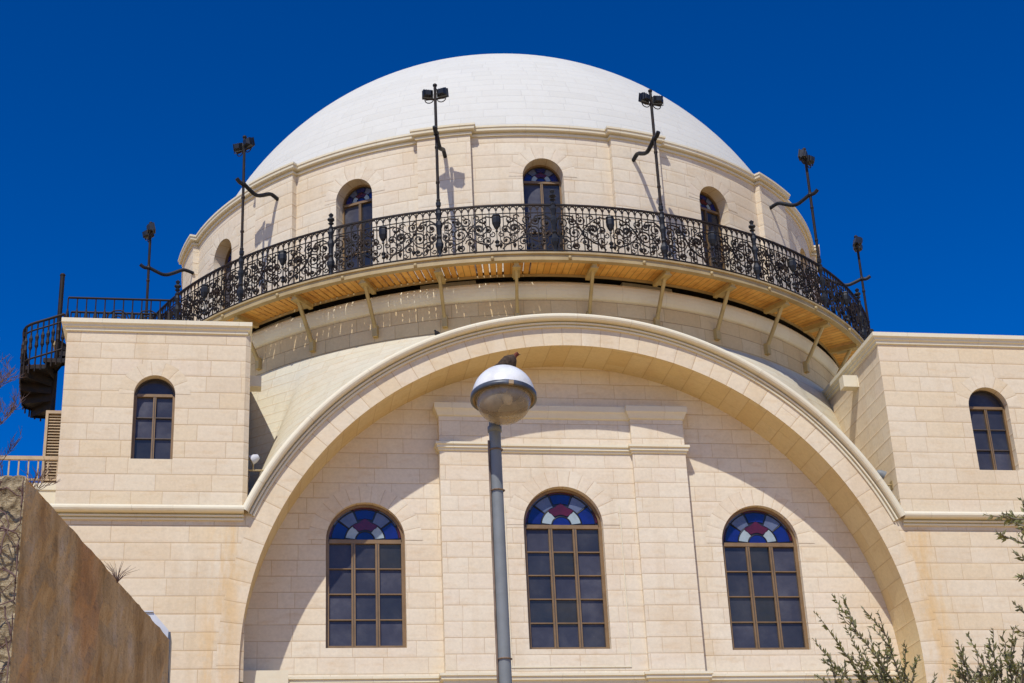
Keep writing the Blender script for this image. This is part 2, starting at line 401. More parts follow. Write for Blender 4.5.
bld = thing('domed_building', 'cream stone building with a white dome, a great arch and two block towers', 'building')
front = lambda x, z, d: (x, YF + d, z)

# --- lower facade with the arch ring
mb = MB('ashlar', 'voussoir', 'soffit')
XL, XR = -10.6, 10.4
TLX, TRX = -7.0, 6.77
def arc_lo(x):
    dx = abs(x - XA)
    return ZA + sqrt(max(0, RV * RV - dx * dx)) if dx < RV else 0.0
zlow = lambda x: 0.0
ztop = lambda x: ZK - 0.06
strip(mb, front, [XL, XA - RV], zlow, ztop)
strip(mb, front, [XA + RV, XR], zlow, ztop)
EA = math.asin((ZK - .06 - ZA) / RV)
for sgn in (-1, 1):
    cs = sorted(XA + sgn * RV * cos(EA * k / 40) for k in range(41))
    strip(mb, front, cs, arc_lo, ztop)
ring_face(mb, front, XA, ZA, RI, RV, 0, pi, 96, 1)
for sgn in (-1, 1):        # straight piers of the arch below its springing
    a, b = XA + sgn * RI, XA + sgn * RV
    mb.face([front(a, 0, 0), front(b, 0, 0), front(b, ZA, 0), front(a, ZA, 0)], [(RI, 0), (RV, 0), (RV, ZA), (RI, ZA)], 1)
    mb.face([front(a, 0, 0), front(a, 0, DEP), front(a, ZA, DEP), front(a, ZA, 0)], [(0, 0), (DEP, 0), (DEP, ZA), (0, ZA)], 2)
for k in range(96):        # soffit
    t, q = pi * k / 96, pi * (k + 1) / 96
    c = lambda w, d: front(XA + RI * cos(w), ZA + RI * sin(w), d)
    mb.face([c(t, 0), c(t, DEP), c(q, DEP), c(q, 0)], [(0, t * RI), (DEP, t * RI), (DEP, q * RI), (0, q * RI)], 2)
# body sides and back
for (a, b) in (((XL, YF), (XL, 10.0)), ((XL, 10.0), (XR, 10.0)), ((XR, 10.0), (XR, YF))):
    l = math.dist(a, b)
    mb.face([(a[0], a[1], 0), (b[0], b[1], 0), (b[0], b[1], ZK), (a[0], a[1], ZK)], [(0, 0), (l, 0), (l, ZK), (0, ZK)], 0)
mb.build('facade', bld)

# --- recessed wall inside the arch
mb = MB('ashlar_fine', 'voussoir_small')
tym = lambda x, z, d: (x, YT + d, z)
HI = lambda x: ZA + sqrt(max(0.0, (RI + .02) ** 2 - (x - XA) ** 2)) if abs(x - XA) < RI + .02 else ZA
OPL = Op(-4.47, 0.815, 9.91, 12.16, 0.22); OPR = Op(3.965, 0.85, 9.83, 12.14, 0.22); OPM = Op(-0.335, 0.85, 9.83, 12.47, 0.26)
SX0, SX1, YS = -2.92, 2.42, YT - 0.15
XQ = RI * cos(R(32))
strip(mb, tym, [XA - RI * cos(R(32) * k / 24) for k in range(25)], zlow, HI)
strip(mb, tym, [XA + RI * cos(R(32) * k / 24) for k in range(24, -1, -1)], zlow, HI)
wall(mb, tym, XA - XQ, SX0, zlow, HI, [OPL], 0.12)
wall(mb, tym, SX1, XA + XQ, zlow, HI, [OPR], 0.12)
strip(mb, tym, lin(SX0, SX1, 24), lambda x: 15.1, HI)
for o in (OPL, OPR): ring_face(mb, tym, o.cx, o.sp, o.hw, o.hw + 0.36, 0, pi, 28, 1, -0.006)
mb.build('recess_wall', bld)
# --- central projecting bay
mb = MB('ashlar_fine', 'voussoir_small', 'trim')
slab = lambda x, z, d: (x, YS + d, z)
S0, S1 = SX0 + 1.17, SX1 - 1.17
wall(mb, slab, S0, S1, zlow, lambda x: 15.1, [OPM], 0.5)
ring_face(mb, slab, OPM.cx, OPM.sp, OPM.hw, OPM.hw + 0.36, 0, pi, 28, 1, -0.006)
YP = YS - 0.09
for a, b in ((SX0, S0), (S1, SX1)):
    mb.face([(a, YP, 0), (b, YP, 0), (b, YP, 15.1), (a, YP, 15.1)], [(a, 0), (b, 0), (b, 15.1), (a, 15.1)], 0)
mb.face([(S0, YP, 0), (S0, YS, 0), (S0, YS, 15.1), (S0, YP, 15.1)], [(0, 0), (.09, 0), (.09, 15.1), (0, 15.1)], 0)
mb.face([(S1, YP, 0), (S1, YS, 0), (S1, YS, 15.1), (S1, YP, 15.1)], [(0, 0), (.09, 0), (.09, 15.1), (0, 15.1)], 0)
for x in (SX0, SX1):
    mb.face([(x, YP, 0), (x, YT, 0), (x, YT, 15.1), (x, YP, 15.1)], [(0, 0), (.24, 0), (.24, 15.1), (0, 15.1)], 0)
# raised plain surround of the middle window
xa, xb, za, zb = OPM.cx - 1.22, OPM.cx + 1.22, 9.45, 9.475
mb.box(xa, xb, YS - 0.018, YS + 0.01, za, zb, 2)
mb.box(xb, xb + 0.02, YS - 0.018, YS + 0.01, za, 12.9, 2); mb.box(xa - 0.02, xa, YS - 0.018, YS + 0.01, za, 12.9, 2)
mb.build('central_bay', bld)
def bay_path():
    return [(SX0, YT), (SX0, YP), (S0, YP), (S0, YS), (S1, YS), (S1, YP), (SX1, YP), (SX1, YT)]
mb = MB('trim')
mb.sweep(bay_path(), [(0.0, 14.84), (0.03, 14.86), (0.05, 14.92), (0.075, 14.97), (0.10, 15.0), (0.10, 15.12), (0.085, 15.14), (0.0, 15.17), (-0.3, 15.17)])
mb.sweep(bay_path(), [(0.0, 14.05), (0.03, 14.07), (0.03, 14.11), (0.06, 14.12), (0.06, 14.17), (0.09, 14.19), (0.09, 14.24), (0.0, 14.27)])
mb.build('bay_moulding', bld)
mb = MB('trim')   # string course at the foot of the recess
path = [(XA - RI, YT), (SX0, YT), (SX0, YP), (S0, YP), (S0, YS), (S1, YS), (S1, YP), (SX1, YP), (SX1, YT), (XA + RI, YT)]
mb.sweep(path, [(0.0, 9.10), (0.05, 9.12), (0.05, 9.17), (0.10, 9.19), (0.10, 9.25), (0.13, 9.26), (0.13, 9.31), (0.0, 9.34)])
mb.box(XA - RI, XA - RI + 0.95, YT - 0.55, YT - 0.14, 9.05, 9.34)
mb.build('string_course', bld)

# --- archivolt moulding and cornices of the towers, one continuous profile (out, radial)
PROF = [(0.0, 0.0), (0.04, 0.0), (0.05, 0.035), (0.012, 0.04), (0.012, 0.06), (0.08, 0.065), (0.085, 0.095), (0.03, 0.10), (0.03, 0.125), (0.15, 0.132), (0.18, 0.155), (0.198, 0.19), (0.198, 0.225), (0.18, 0.258), (0.14, 0.28), (0.0, 0.29)]
mb = MB('trim')
a0 = math.asin((ZK - ZA) / RO) - 0.012
nA = 120; rows = []; us = []
for k in range(nA + 1):
    t = a0 + (pi - 2 * a0) * k / nA
    rows.append([(XA + (RV - 0.02 + h) * cos(t), YF - o, ZA + (RV - 0.02 + h) * sin(t)) for o, h in PROF])
pl = [0]
for a, b in zip(PROF, PROF[1:]): pl.append(pl[-1] + math.dist(a, b))
for i in range(nA):
    for j in range(len(PROF) - 1):
        mb.face([rows[i][j], rows[i + 1][j], rows[i + 1][j + 1], rows[i][j + 1]],
                [(i * .09, pl[j]), ((i + 1) * .09, pl[j]), ((i + 1) * .09, pl[j + 1]), (i * .09, pl[j + 1])])
for i in range(nA):  # top of the arch wall behind the moulding
    t0, t1 = a0 + (pi - 2 * a0) * i / nA, a0 + (pi - 2 * a0) * (i + 1) / nA
    c = lambda w, y: (XA + (RO - 0.002) * cos(w), y, ZA + (RO - 0.002) * sin(w))
    mb.face([c(t0, YF), c(t1, YF), c(t1, YF + 0.25), c(t0, YF + 0.25)])
mb.build('archivolt', bld)
XCL = XA - RO * cos(a0); XCR = XA + RO * cos(a0)
for x0, x1, side in ((XL, XCL, -1), (XCR, XR, 1)):
    mb = MB('trim')
    prof = [(o, ZK - 0.29 + h) for o, h in PROF]
    path = [(XL, YF + 3), (XL, YF), (x1 + 0.06, YF)] if side < 0 else [(x0 - 0.06, YF), (XR, YF), (XR, YF + 3)]
    mb.sweep(path, prof); mb.build('cornice', bld)

# --- towers
def tower(x0, x1, op, ydeep, inner, ZT):
    mb = MB('ashlar', 'voussoir_tower', 'trim')
    f = lambda x, z, d: (x, YF + 0.03 + d, z)
    wall(mb, f, x0, x1, lambda x: ZK - 0.1, lambda x: ZT - 0.25, [op], 5.0)
    ring_face(mb, f, op.cx, op.sp, op.hw, op.hw + 0.30, 0, pi, 24, 1, -0.003)
    if inner > 0:   # narrow splay on the inner corner
        yf = YF + 0.03
        mb.face([(x1, yf, 9), (x1 + .10, yf + .07, 9), (x1 + .10, yf + .07, ZT - .25), (x1, yf, ZT - .25)], [(0, 9), (.12, 9), (.12, ZT - .25), (0, ZT - .25)], 0)
        mb.face([(x1 + .10, yf + .07, 9), (x1 + .10, ydeep, 9), (x1 + .10, ydeep, ZT - .25), (x1 + .10, yf + .07, ZT - .25)], [(0, 9), (6, 9), (6, ZT - .25), (0, ZT - .25)], 0)
    for x in (x0, x1):
        zb = 9.0
        mb.face([(x, YF + 0.03, zb), (x, ydeep, zb), (x, ydeep, ZT - 0.25), (x, YF + 0.03, ZT - 0.25)],
                [(YF, zb), (ydeep, zb), (ydeep, ZT - 0.25), (YF, ZT - 0.25)], 0)
    mb.face([(x0, ydeep, 9), (x1, ydeep, 9), (x1, ydeep, ZT - .25), (x0, ydeep, ZT - .25)], [(x0, 9), (x1, 9), (x1, ZT - .25), (x0, ZT - .25)], 0)
    mb.face([(x0, YF, ZT - 0.2), (x1, YF, ZT - 0.2), (x1, ydeep, ZT - 0.2), (x0, ydeep, ZT - 0.2)], [(x0, 0), (x1, 0), (x1, 5), (x0, 5)], 2)
    t = mb.build('tower', bld)
    mb = MB('trim')
    p = [(x0, ydeep), (x0, YF + 0.03), (x1, YF + 0.03), (x1, ydeep)]
    mb.sweep(p, [(0.0, ZT - 0.27), (0.035, ZT - 0.25), (0.04, ZT - 0.19), (0.075, ZT - 0.17), (0.08, ZT - 0.13), (0.12, ZT - 0.10), (0.12, ZT - 0.01), (0.10, ZT), (-0.35, ZT), (-0.35, ZT - 0.3)])
    mb.build('coping', t)
    return t
OTL = Op(-8.80, 0.41, 13.46, 14.86, 0.26); OTR = Op(9.14, 0.46, 13.46, 14.94, 0.26)
tower(XL, TLX, OTL, -3.6, 1, 16.47); tower(TRX, XR, OTR, -3.6, -1, 16.64)
# stone waterspouts
mb = MB('trim')
f = lambda p: p
mb.box(TLX, TLX + 0.34, -8.75, -8.45, 15.42, 15.66); mb.build('waterspout', bld)
mb = MB('trim')
mb.box(TRX - 0.36, TRX, -8.25, -8.0, 15.92, 16.20); mb.build('waterspout', bld)

# --- pendentive roof rising from the arch and towers to the drum
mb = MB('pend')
ZP, RP = 16.79, 9.07
azs = lin(-52, 52, 104); NR = 8; P = []; U = []
for k in range(NR + 1):
    row = []; ur = []
    for az in azs:
        a = R(az); a3 = Vector((RP * sin(a), -RP * cos(a), ZP))
        x = 9.5 * math.tan(a) if abs(az) < 40 else math.copysign(9.5 * math.tan(R(40)), az)
        x = max(-7.7, min(7.7, x)); y = YF + 0.06
        if abs(x - XA) < RO: z = ZA + sqrt((RO - 0.01) ** 2 - (x - XA) ** 2)
        else: z = ZA
        b3 = Vector((x, y, max(z, ZA)))
        t = k / NR
        p = a3.lerp(b3, t); row.append(p); ur.append((az * 0.17, t * (a3 - b3).length))
    P.append(row); U.append(ur)
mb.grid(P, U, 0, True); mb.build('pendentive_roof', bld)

# --- drum base with its torus moulding
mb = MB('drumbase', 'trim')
def cyl(mb, r, z0, z1, a0, a1, n, m=0):
    for k in range(n):
        t, q = R(a0 + (a1 - a0) * k / n), R(a0 + (a1 - a0) * (k + 1) / n)
        mb.face([(r * sin(t), -r * cos(t), z0), (r * sin(q), -r * cos(q), z0), (r * sin(q), -r * cos(q), z1), (r * sin(t), -r * cos(t), z1)],
                [(r * t, z0), (r * q, z0), (r * q, z1), (r * t, z1)], m)
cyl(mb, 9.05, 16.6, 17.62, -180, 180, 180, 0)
ring = lambda r, n=180: [(r * sin(R(-180 + 360 * k / n)), -r * cos(R(-180 + 360 * k / n))) for k in range(n + 1)]
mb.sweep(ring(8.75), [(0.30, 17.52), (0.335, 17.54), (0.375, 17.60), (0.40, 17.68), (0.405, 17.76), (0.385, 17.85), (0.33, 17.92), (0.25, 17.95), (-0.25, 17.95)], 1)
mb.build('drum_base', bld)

# --- drum with pilasters and doors
mb = MB('ashlar_drum', 'voussoir_small', 'trim')
dr = lambda s, z, d: ((DRUM - d) * sin(s / DRUM), -(DRUM - d) * cos(s / DRUM), z)
ZC = 21.98; HW = 0.475; SPD = 21.35 - HW
dop = [Op(R(AZ0 + 30 * k) * DRUM, HW, ZDECK - 0.05, SPD, 0.36) for k in range(-3, 4)]
wall(mb, dr, -pi * DRUM, pi * DRUM, lambda x: 17.9, lambda x: ZC + 0.1, dop, 0.14)
for o in dop: ring_face(mb, dr, o.cx, o.sp, o.hw, o.hw + 0.32, 0, pi, 24, 1, 0.0 - 0.006)
PW = 4.1; PD = 0.15
for k in range(-6, 6):
    c = AZ0 + 15 + 30 * k
    cyl(mb, DRUM + PD, 17.9, ZC + 0.1, c - PW, c + PW, 8, 0)
    for s in (-1, 1):
        t = R(c + s * PW)
        pts = [((DRUM - .01) * sin(t), -(DRUM - .01) * cos(t)), ((DRUM + PD) * sin(t), -(DRUM + PD) * cos(t))]
        mb.face([(*pts[0], 17.9), (*pts[1], 17.9), (*pts[1], ZC + .1), (*pts[0], ZC + .1)], [(0, 17.9), (PD, 17.9), (PD, ZC + .1), (0, ZC + .1)], 0)
mb.build('drum', bld)
mb = MB('trim')
path = []
for k in range(-6, 6):
    c = AZ0 + 15 + 30 * k
    for j in range(13):
        a = R(c - 15 + (15 - PW) * j / 12); path.append((DRUM * sin(a), -DRUM * cos(a)))
    for j in range(9):
        a = R(c - PW + 2 * PW * j / 8); path.append(((DRUM + PD) * sin(a), -(DRUM + PD) * cos(a)))
    for j in range(12):
        a = R(c + PW + (15 - PW) * j / 12); path.append((DRUM * sin(a), -DRUM * cos(a)))
path.append(path[0])
mb.sweep(path, [(0.0, 21.94), (0.04, 21.95), (0.045, 22.0), (0.015, 22.005), (0.015, 22.03), (0.09, 22.04), (0.11, 22.06), (0.115, 22.12), (0.135, 22.135), (0.135, 22.185), (0.0, 22.2), (-0.4, 22.2)])
mb.build('drum_cornice', bld)
# --- dome
mb = MB('dome')
DR, DZ = 8.646, 19.648
P = []; U = []; na = 144
z0 = math.asin((22.19 - DZ) / DR)
for i in range(49):
    e = z0 + (pi / 2 - z0) * i / 48; r = DR * cos(e)
    P.append([(r * sin(2 * pi * k / na), -r * cos(2 * pi * k / na), DZ + DR * sin(e)) for k in range(na)])
    U.append([(6.0 * 2 * pi * k / na, e * DR) for k in range(na + 1)])
mb.grid(P, U, 0, True, True); mb.build('dome', bld)

# ------------------------------------------------------------------ windows and doors
STAIN = [  # (r0, r1, deg0, deg1, colour) of the fan light
    (0.03, 0.24, 6, 174, 0), (0.28, 0.53, 8, 52, 1), (0.28, 0.53, 128, 172, 1), (0.28, 0.60, 56, 124, 2),
    (0.57, 0.92, 4, 36, 0), (0.57, 0.90, 40, 68, 3), (0.64, 0.90, 72, 108, 0), (0.57, 0.90, 112, 140, 3), (0.57, 0.92, 144, 176, 0),
    (0.94, 0.985, 5, 24, 2), (0.935, 0.985, 70, 110, 2), (0.94, 0.985, 156, 175, 2), (0.94, 0.985, 28, 66, 3), (0.94, 0.985, 114, 152, 3)]
def make_window(name, hw, hr, nc, nr, parent, loc, rz=0, stained=True, dark=False, offs=0):
    """origin at the sill centre in the frame's plane; hr height to the springing"""
    fr = MB('bronze', 'bronze_dark', 'lead')
    w = 0.075 if hw > 0.6 else 0.055; d0, d1 = -0.03, 0.05
    fr.box(-hw, -hw + w, d0, d1, 0, hr); fr.box(hw - w, hw, d0, d1, 0, hr)
    fr.box(-hw + w, hw - w, d0 + .002, d1, 0, w); fr.box(-hw + w, hw - w, d0 - .006, d1, hr - w * 0.5, hr + w * 0.6)
    n = 24
    for k in range(n):   # arched head
        t, q = pi * k / n, pi * (k + 1) / n
        c = lambda r, a, y: (r * cos(a), y, hr + r * sin(a))
        r0, r1 = hw - w * 0.8, hw
        fr.face([c(r0, t, d0), c(r1, t, d0), c(r1, q, d0), c(r0, q, d0)], None, 1 if dark else 0); fr.face([c(r0, t, d0), c(r0, q, d0), c(r0, q, d1), c(r0, t, d1)], None, 1 if dark else 0)
    cw = 2 * (hw - w) / nc
    for k in range(1, nc):
        x = -hw + w + k * cw; fr.box(x - w * 0.55, x + w * 0.55, d0 + .001, d1, w, hr - w * .5)
        fr.box(x - 0.006, x + 0.006, d0 - 0.012, d0 + 0.004, w, hr - w * .5, 1)
    ch = (hr - w * 1.5) / nr
    for k in range(1, nr):
        z = w + k * ch
        for j in range(nc):
            x0 = -hw + w + j * cw + w * .55 * (j > 0); x1 = -hw + w + (j + 1) * cw - w * .55 * (j < nc - 1)
            fr.box(x0, x1, d0 + .012, d1, z - 0.011, z + 0.011, 0 if not dark else 1)
    # dark backing behind the fan light
    pts = [(hw * .99 * cos(pi * k / n), 0.045, hr + hw * .99 * sin(pi * k / n)) for k in range(n + 1)]
    fr.face(pts, None, 2)
    root = fr.build(name, parent, loc, rz)
    g = MB('glass'); kx = round(hw * 100) * 7
    P = [[(-hw + .01 + (2 * hw - .02) * i / nc, 0.025, 0.01 + (hr - .02) * j / nr) for i in range(nc + 1)] for j in range(nr + 1)]
    base = len(g.v)
    for row in P: g.v += row
    for j in range(nr):
        for i in range(nc):
            A = j * (nc + 1) + i; g.f.append((A, A + 1, A + nc + 2, A + nc + 1)); g.mi.append(0); g.sm.append(False)
            g.uv.append([(kx + i + .01, j + .01), (kx + i + .99, j + .01), (kx + i + .99, j + .99), (kx + i + .01, j + .99)])
    g.build('glass', root)
    ri = hw - w * 0.8
    if stained:
        s = MB('s_blue', 's_white', 's_red', 's_grey')
        for r0, r1, a, b, c in STAIN:
            m = max(2, int((b - a) / 5)); y = 0.028
            out = [(ri * r1 * cos(R(a + (b - a) * k / m)), y, hr + .05 + (ri - .03) * r1 * sin(R(a + (b - a) * k / m))) for k in range(m + 1)]
            inn = [(ri * r0 * cos(R(a + (b - a) * k / m)), y, hr + .05 + (ri - .03) * r0 * sin(R(a + (b - a) * k / m))) for k in range(m + 1)]
            if c == 2 and r0 == 0.28:      # ruby pentagon with a point
                out = [(ri * x, y, hr + .05 + (ri - .03) * z) for x, z in ((0.31, .36), (0.36, 0.44), (0.17, .52), (0.0, .66), (-0.17, .52), (-0.36, .44), (-0.31, .36))]
                inn = [(ri * x, y, hr + .05 + (ri - .03) * z) for x, z in ((0.16, .27), (0.12, .29), (0.06, .31), (0, .32), (-.06, .31), (-.12, .29), (-.16, .27))]
                m = 6
            for k in range(m): s.face([inn[k], out[k], out[k + 1], inn[k + 1]], None, c)
        ld_ = MB('lead')
        for rr_, b0, b1 in ((.26, 3, 177), (.55, 3, 53), (.55, 127, 177), (.92, 3, 177)):
            ld_.tube([(ri * rr_ * cos(R(a)), 0.024, hr + .05 + (ri - .03) * rr_ * sin(R(a))) for a in lin(b0, b1, 20)], .009, 4)
        for a in (38, 142): ld_.tube([(ri * q * cos(R(a)), 0.024, hr + .05 + (ri - .03) * q * sin(R(a))) for q in (.56, .96)], .009, 4)
        sg = s.build('stained_glass', root); ld_.build('lead_strips', root)
    else:
        pts = [(ri * cos(pi * k / n), 0.03, hr + ri * sin(pi * k / n)) for k in range(n + 1)]
        s = MB('glass'); s.face(pts); s.build('fan_glass', root)
    return root
make_window('arched_window', OPL.hw, OPL.sp - OPL.sill, 3, 4, bld, (OPL.cx, YT + 0.15, OPL.sill))
make_window('arched_window', OPM.hw, OPM.sp - OPM.sill, 3, 5, bld, (OPM.cx, YS + 0.18, OPM.sill))
make_window('arched_window', OPR.hw, OPR.sp - OPR.sill, 3, 4, bld, (OPR.cx, YT + 0.15, OPR.sill))
for o in (OTL, OTR):
    make_window('arched_window', o.hw, o.sp - o.sill + 0.03, 2, 3, bld, (o.cx, YF + 0.23, o.sill), 0, False, True)
door = None
for k in range(-3, 4):
    a = R(AZ0 + 30 * k); r = DRUM - 0.33
    loc = (r * sin(a), -r * cos(a), ZDECK)
    if door is None: door = make_window('balcony_door', HW, SPD - ZDECK, 2, 2, bld, loc, a)
    else:
        c = copy_tree(door, bld); c.location = loc; c.rotation_euler = (0, 0, a)

# ------------------------------------------------------------------ balcony
mb = MB('plank')
step = 0.9; n = int(360 / step); r0, r1 = 9.08, 9.9
pr = random.Random(3)
for k in range(n):
    a, b = -180 + k * step, -180 + (k + 1) * step
    gap = 0.0
    if -46 < a < -6 and pr.random() < 0.9: gap = pr.choice((0.12, 0.15, 0.19))
    a2, b2 = R(a), R(b - gap)
    c = lambda r, t, z: (r * sin(t), -r * cos(t), z)
    zb, zt = ZDECK - 0.10, ZDECK - 0.055
    q = [(k, 0), (k, 1), (k + .999, 1), (k + .999, 0)]
    mb.face([c(r0, a2, zb), c(r1, a2, zb), c(r1, b2, zb), c(r0, b2, zb)], q); mb.face([c(r0, a2, zt), c(r1, a2, zt), c(r1, b2, zt), c(r0, b2, zt)], q)
    if gap:
        mb.face([c(r0, b2, zb), c(r1, b2, zb), c(r1, b2, zt), c(r0, b2, zt)], q); mb.face([c(r0, R(b), zb), c(r1, R(b), zb), c(r1, R(b), zt), c(r0, R(b), zt)], q)
deck = mb.build('balcony_deck', bld)
mb = MB('gap_shade')  # plate whose dark colour paints in the shade between deck and drum
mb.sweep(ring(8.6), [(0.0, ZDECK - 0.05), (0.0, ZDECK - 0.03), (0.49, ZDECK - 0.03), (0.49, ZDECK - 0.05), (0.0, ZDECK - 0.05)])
mb.build('gap_shade_plate', deck)
mb = MB('steel')
mb.sweep(ring(9.86), [(0.0, ZDECK - 0.19), (0.085, ZDECK - 0.19), (0.085, ZDECK - 0.16), (0.06, ZDECK - 0.15), (0.06, ZDECK - 0.05), (0.10, ZDECK - 0.04), (0.10, ZDECK), (-0.05, ZDECK), (-0.05, ZDECK - .19), (0.0, ZDECK - 0.19)])
mb.sweep(ring(9.06), [(0.0, ZDECK - 0.16), (0.03, ZDECK - 0.16), (0.03, ZDECK - 0.103), (0.0, ZDECK - 0.103), (0, ZDECK - .16)])
mb.build('balcony_edge', deck)
fx = None
for k in range(-7, 8):          # small fixings along the edge
    az = R(AZ0 + 9.7 * k + 1.5)
    if fx is None:
        mb = MB('steel'); mb.lathe([(0.0, -0.04), (0.03, -0.035), (0.04, 0), (0.03, 0.035), (0, 0.04)], (0, -9.965, ZDECK - 0.14), 8)
        fx = mb.build('edge_fixing', deck, (0, 0, 0), az)
    else:
        c = fx.copy(); COL.objects.link(c); c.parent = deck; c.rotation_euler = (0, 0, az)
# brackets: radial beam + diagonal strut
mb = MB('strut')
mb.box(-0.05, 0.05, -9.84, -9.16, ZDECK - 0.27, ZDECK - 0.162)
mb.box(-0.085, 0.085, -9.84, -9.3, ZDECK - 0.30, ZDECK - 0.272)
a, b = Vector((0, -9.66, ZDECK - 0.28)), Vector((0, -9.08, 17.08))
mb.tube([a, b], 0.048, 4)
mb.box(-0.055, 0.055, -9.16, -9.04, 16.93, 17.20)
br = None
for k in range(-18, 18):
    az = R(-2.4 + 5 + 10 * k)
    if br is None: br = mb.build('bracket', deck, (0, 0, 0), az)
    else:
        c = br.copy(); COL.objects.link(c); c.parent = deck; c.rotation_euler = (0, 0, az)

# railing panel in developed coordinates (s along the rail, h above the deck), bent onto the circle
PAN = 14.6; PWID = R(PAN) * RB
def bend(s, h, out=0.0): a = s / RB; r = RB + out; return Vector((r * sin(a), -r * cos(a), ZDECK + h))
def spiral(cx, cz, r, a0, turns, n=14, shrink=0.3):
    return [(cx + r * (1 - (1 - shrink) * k / n) * cos(a0 + turns * 2 * pi * k / n), cz + r * (1 - (1 - shrink) * k / n) * sin(a0 + turns * 2 * pi * k / n)) for k in range(n + 1)]
def rail_panel():
    mb = MB('iron', 'iron_post')
    W = PWID / 2 - 0.05; T = lambda pts, r, m=0, n=4, o=0.0: mb.tube([bend(s, h, o) for s, h in pts], r, n, m, False, True)
    for h, r in ((0.06, 0.020), (1.185, 0.028), (0.985, 0.013)): T([(x, h) for x in lin(-W - .05, W + .05, 10)], r)
    nb = 16; dx = 2 * W / nb
    for k in range(nb + 1):
        x = -W + k * dx; T([(x, 0.06), (x, 0.62), (x, 1.18)], 0.0135)
        if k < nb:
            xc = x + dx / 2
            T([(xc + dx * .42 * cos(pi * j / 6), 1.06 + .09 * sin(pi * j / 6)) for j in range(7)], 0.0145)
            if k % 2 == 0:   # leaf pendant low down
                T([(xc, 0.95), (xc, 0.20)], 0.012)
                mb.lathe([(0.0, -0.09), (0.035, -0.02), (0.045, 0.02), (0.015, 0.06), (0, 0.07)], bend(xc, 0.20), 5)
    for sg in (-1, 1):
        m = lambda P: [(sg * x, z) for x, z in P]
        T(m(spiral(0.38, 0.62, 0.19, pi * .5, 1.5)), 0.0175, 0, 4, -0.02)
        T(m(spiral(0.38, 0.62, 0.11, -pi * .5, 1.0, 10)), 0.016, 0, 4, -0.02)
        T(m(spiral(0.80, 0.52, 0.17, pi, -1.5)), 0.0175, 0, 4, -0.02)
        T(m(spiral(1.08, 0.74, 0.14, 0, 1.35)), 0.016, 0, 4, -0.02)
        T(m(spiral(0.66, 0.83, 0.12, 0, -1.3)), 0.016, 0, 4, -0.02)
        T(m(spiral(0.20, 0.34, 0.12, pi, 1.3)), 0.016, 0, 4, -0.02)
        T(m(spiral(0.58, 0.30, 0.11, 0, 1.3)), 0.016, 0, 4, -0.02)
        T(m(spiral(1.03, 0.31, 0.13, pi, -1.3)), 0.016, 0, 4, -0.02)
        T(m([(0.09, 0.9), (0.22, 0.93), (0.36, 0.86), (0.52, 0.72), (0.62, 0.56), (0.74, 0.36), (0.92, 0.28), (1.12, 0.40), (1.18, 0.6)]), 0.0165, 0, 4, -0.02)
        for qx, qz, qr, qa, qt in ((.28, .84, .085, 0, -1.2), (.55, .62, .09, 0, 1.2), (.60, .47, .075, pi, -1.1), (.36, .38, .085, pi, 1.2), (.96, .53, .08, 0, 1.2), (.95, .16, .07, pi, 1.1), (.50, .14, .065, 0, -1.1), (1.15, .16, .06, pi, 1.1), (.10, .46, .07, pi * .5, 1.1), (.72, .92, .06, pi, 1.1)):
            T(m(spiral(qx, qz, qr, qa, qt, 10)), 0.014, 0, 4, 0.012)
        T(m(spiral(0.86, 0.80, 0.10, pi, 1.2)), 0.018, 0, 4, -0.02)
        T(m(spiral(0.19, 0.60, 0.10, 0, 1.2)), 0.018, 0, 4, -0.02)
        T(m(spiral(1.12, 0.50, 0.11, pi * .5, 1.2)), 0.018, 0, 4, -0.02)
        T(m(spiral(0.43, 0.90, 0.07, 0, 1.1)), 0.016, 0, 4, -0.02)
        T(m(spiral(0.78, 0.20, 0.09, 0, -1.1)), 0.018, 0, 4, -0.02)
        T(m([(0.12, 0.12), (0.20, 0.22), (0.40, 0.30), (0.60, 0.46), (0.70, 0.66), (0.86, 0.92), (1.05, 0.95), (1.19, 0.85)]), 0.019, 0, 4, -0.02)
        for x, z, r in ((0.86, 0.80, .04), (0.19, .60, .04), (1.12, .5, .04), (0.78, .2, .035), (0.3, 0.46, .04), (0.72, 0.66, .04), (0.98, 0.62, .04), (0.40, 0.62, .05), (0.83, 0.52, .048), (1.10, 0.74, .042), (0.66, 0.83, .036), (0.20, 0.34, .036), (0.58, 0.30, .034), (1.03, 0.31, .036), (0.62, 0.56, .036), (0.25, 0.80, .036), (0.95, 0.86, .034)):
            mb.lathe([(0, -r * 1.3), (r * .8, -r * .3), (r, r * .2), (0, r * 1.2)], bend(sg * x, z, -0.02), 5)
    # urn-shaped emblem at the middle
    mb.lathe([(0, -0.27), (0.03, -0.25), (0.02, -0.2), (0.055, -0.15), (0.095, -0.05), (0.10, 0.06), (0.085, 0.10), (0.10, 0.12), (0.09, 0.15), (0, 0.16)], bend(0, 0.78, 0.02), 8, 1, False)
    mb.lathe([(0, -0.1), (0.05, -0.05), (0.03, 0), (0.06, 0.05), (0, 0.12)], bend(0, 0.24, 0), 6, 1, False)
    return mb
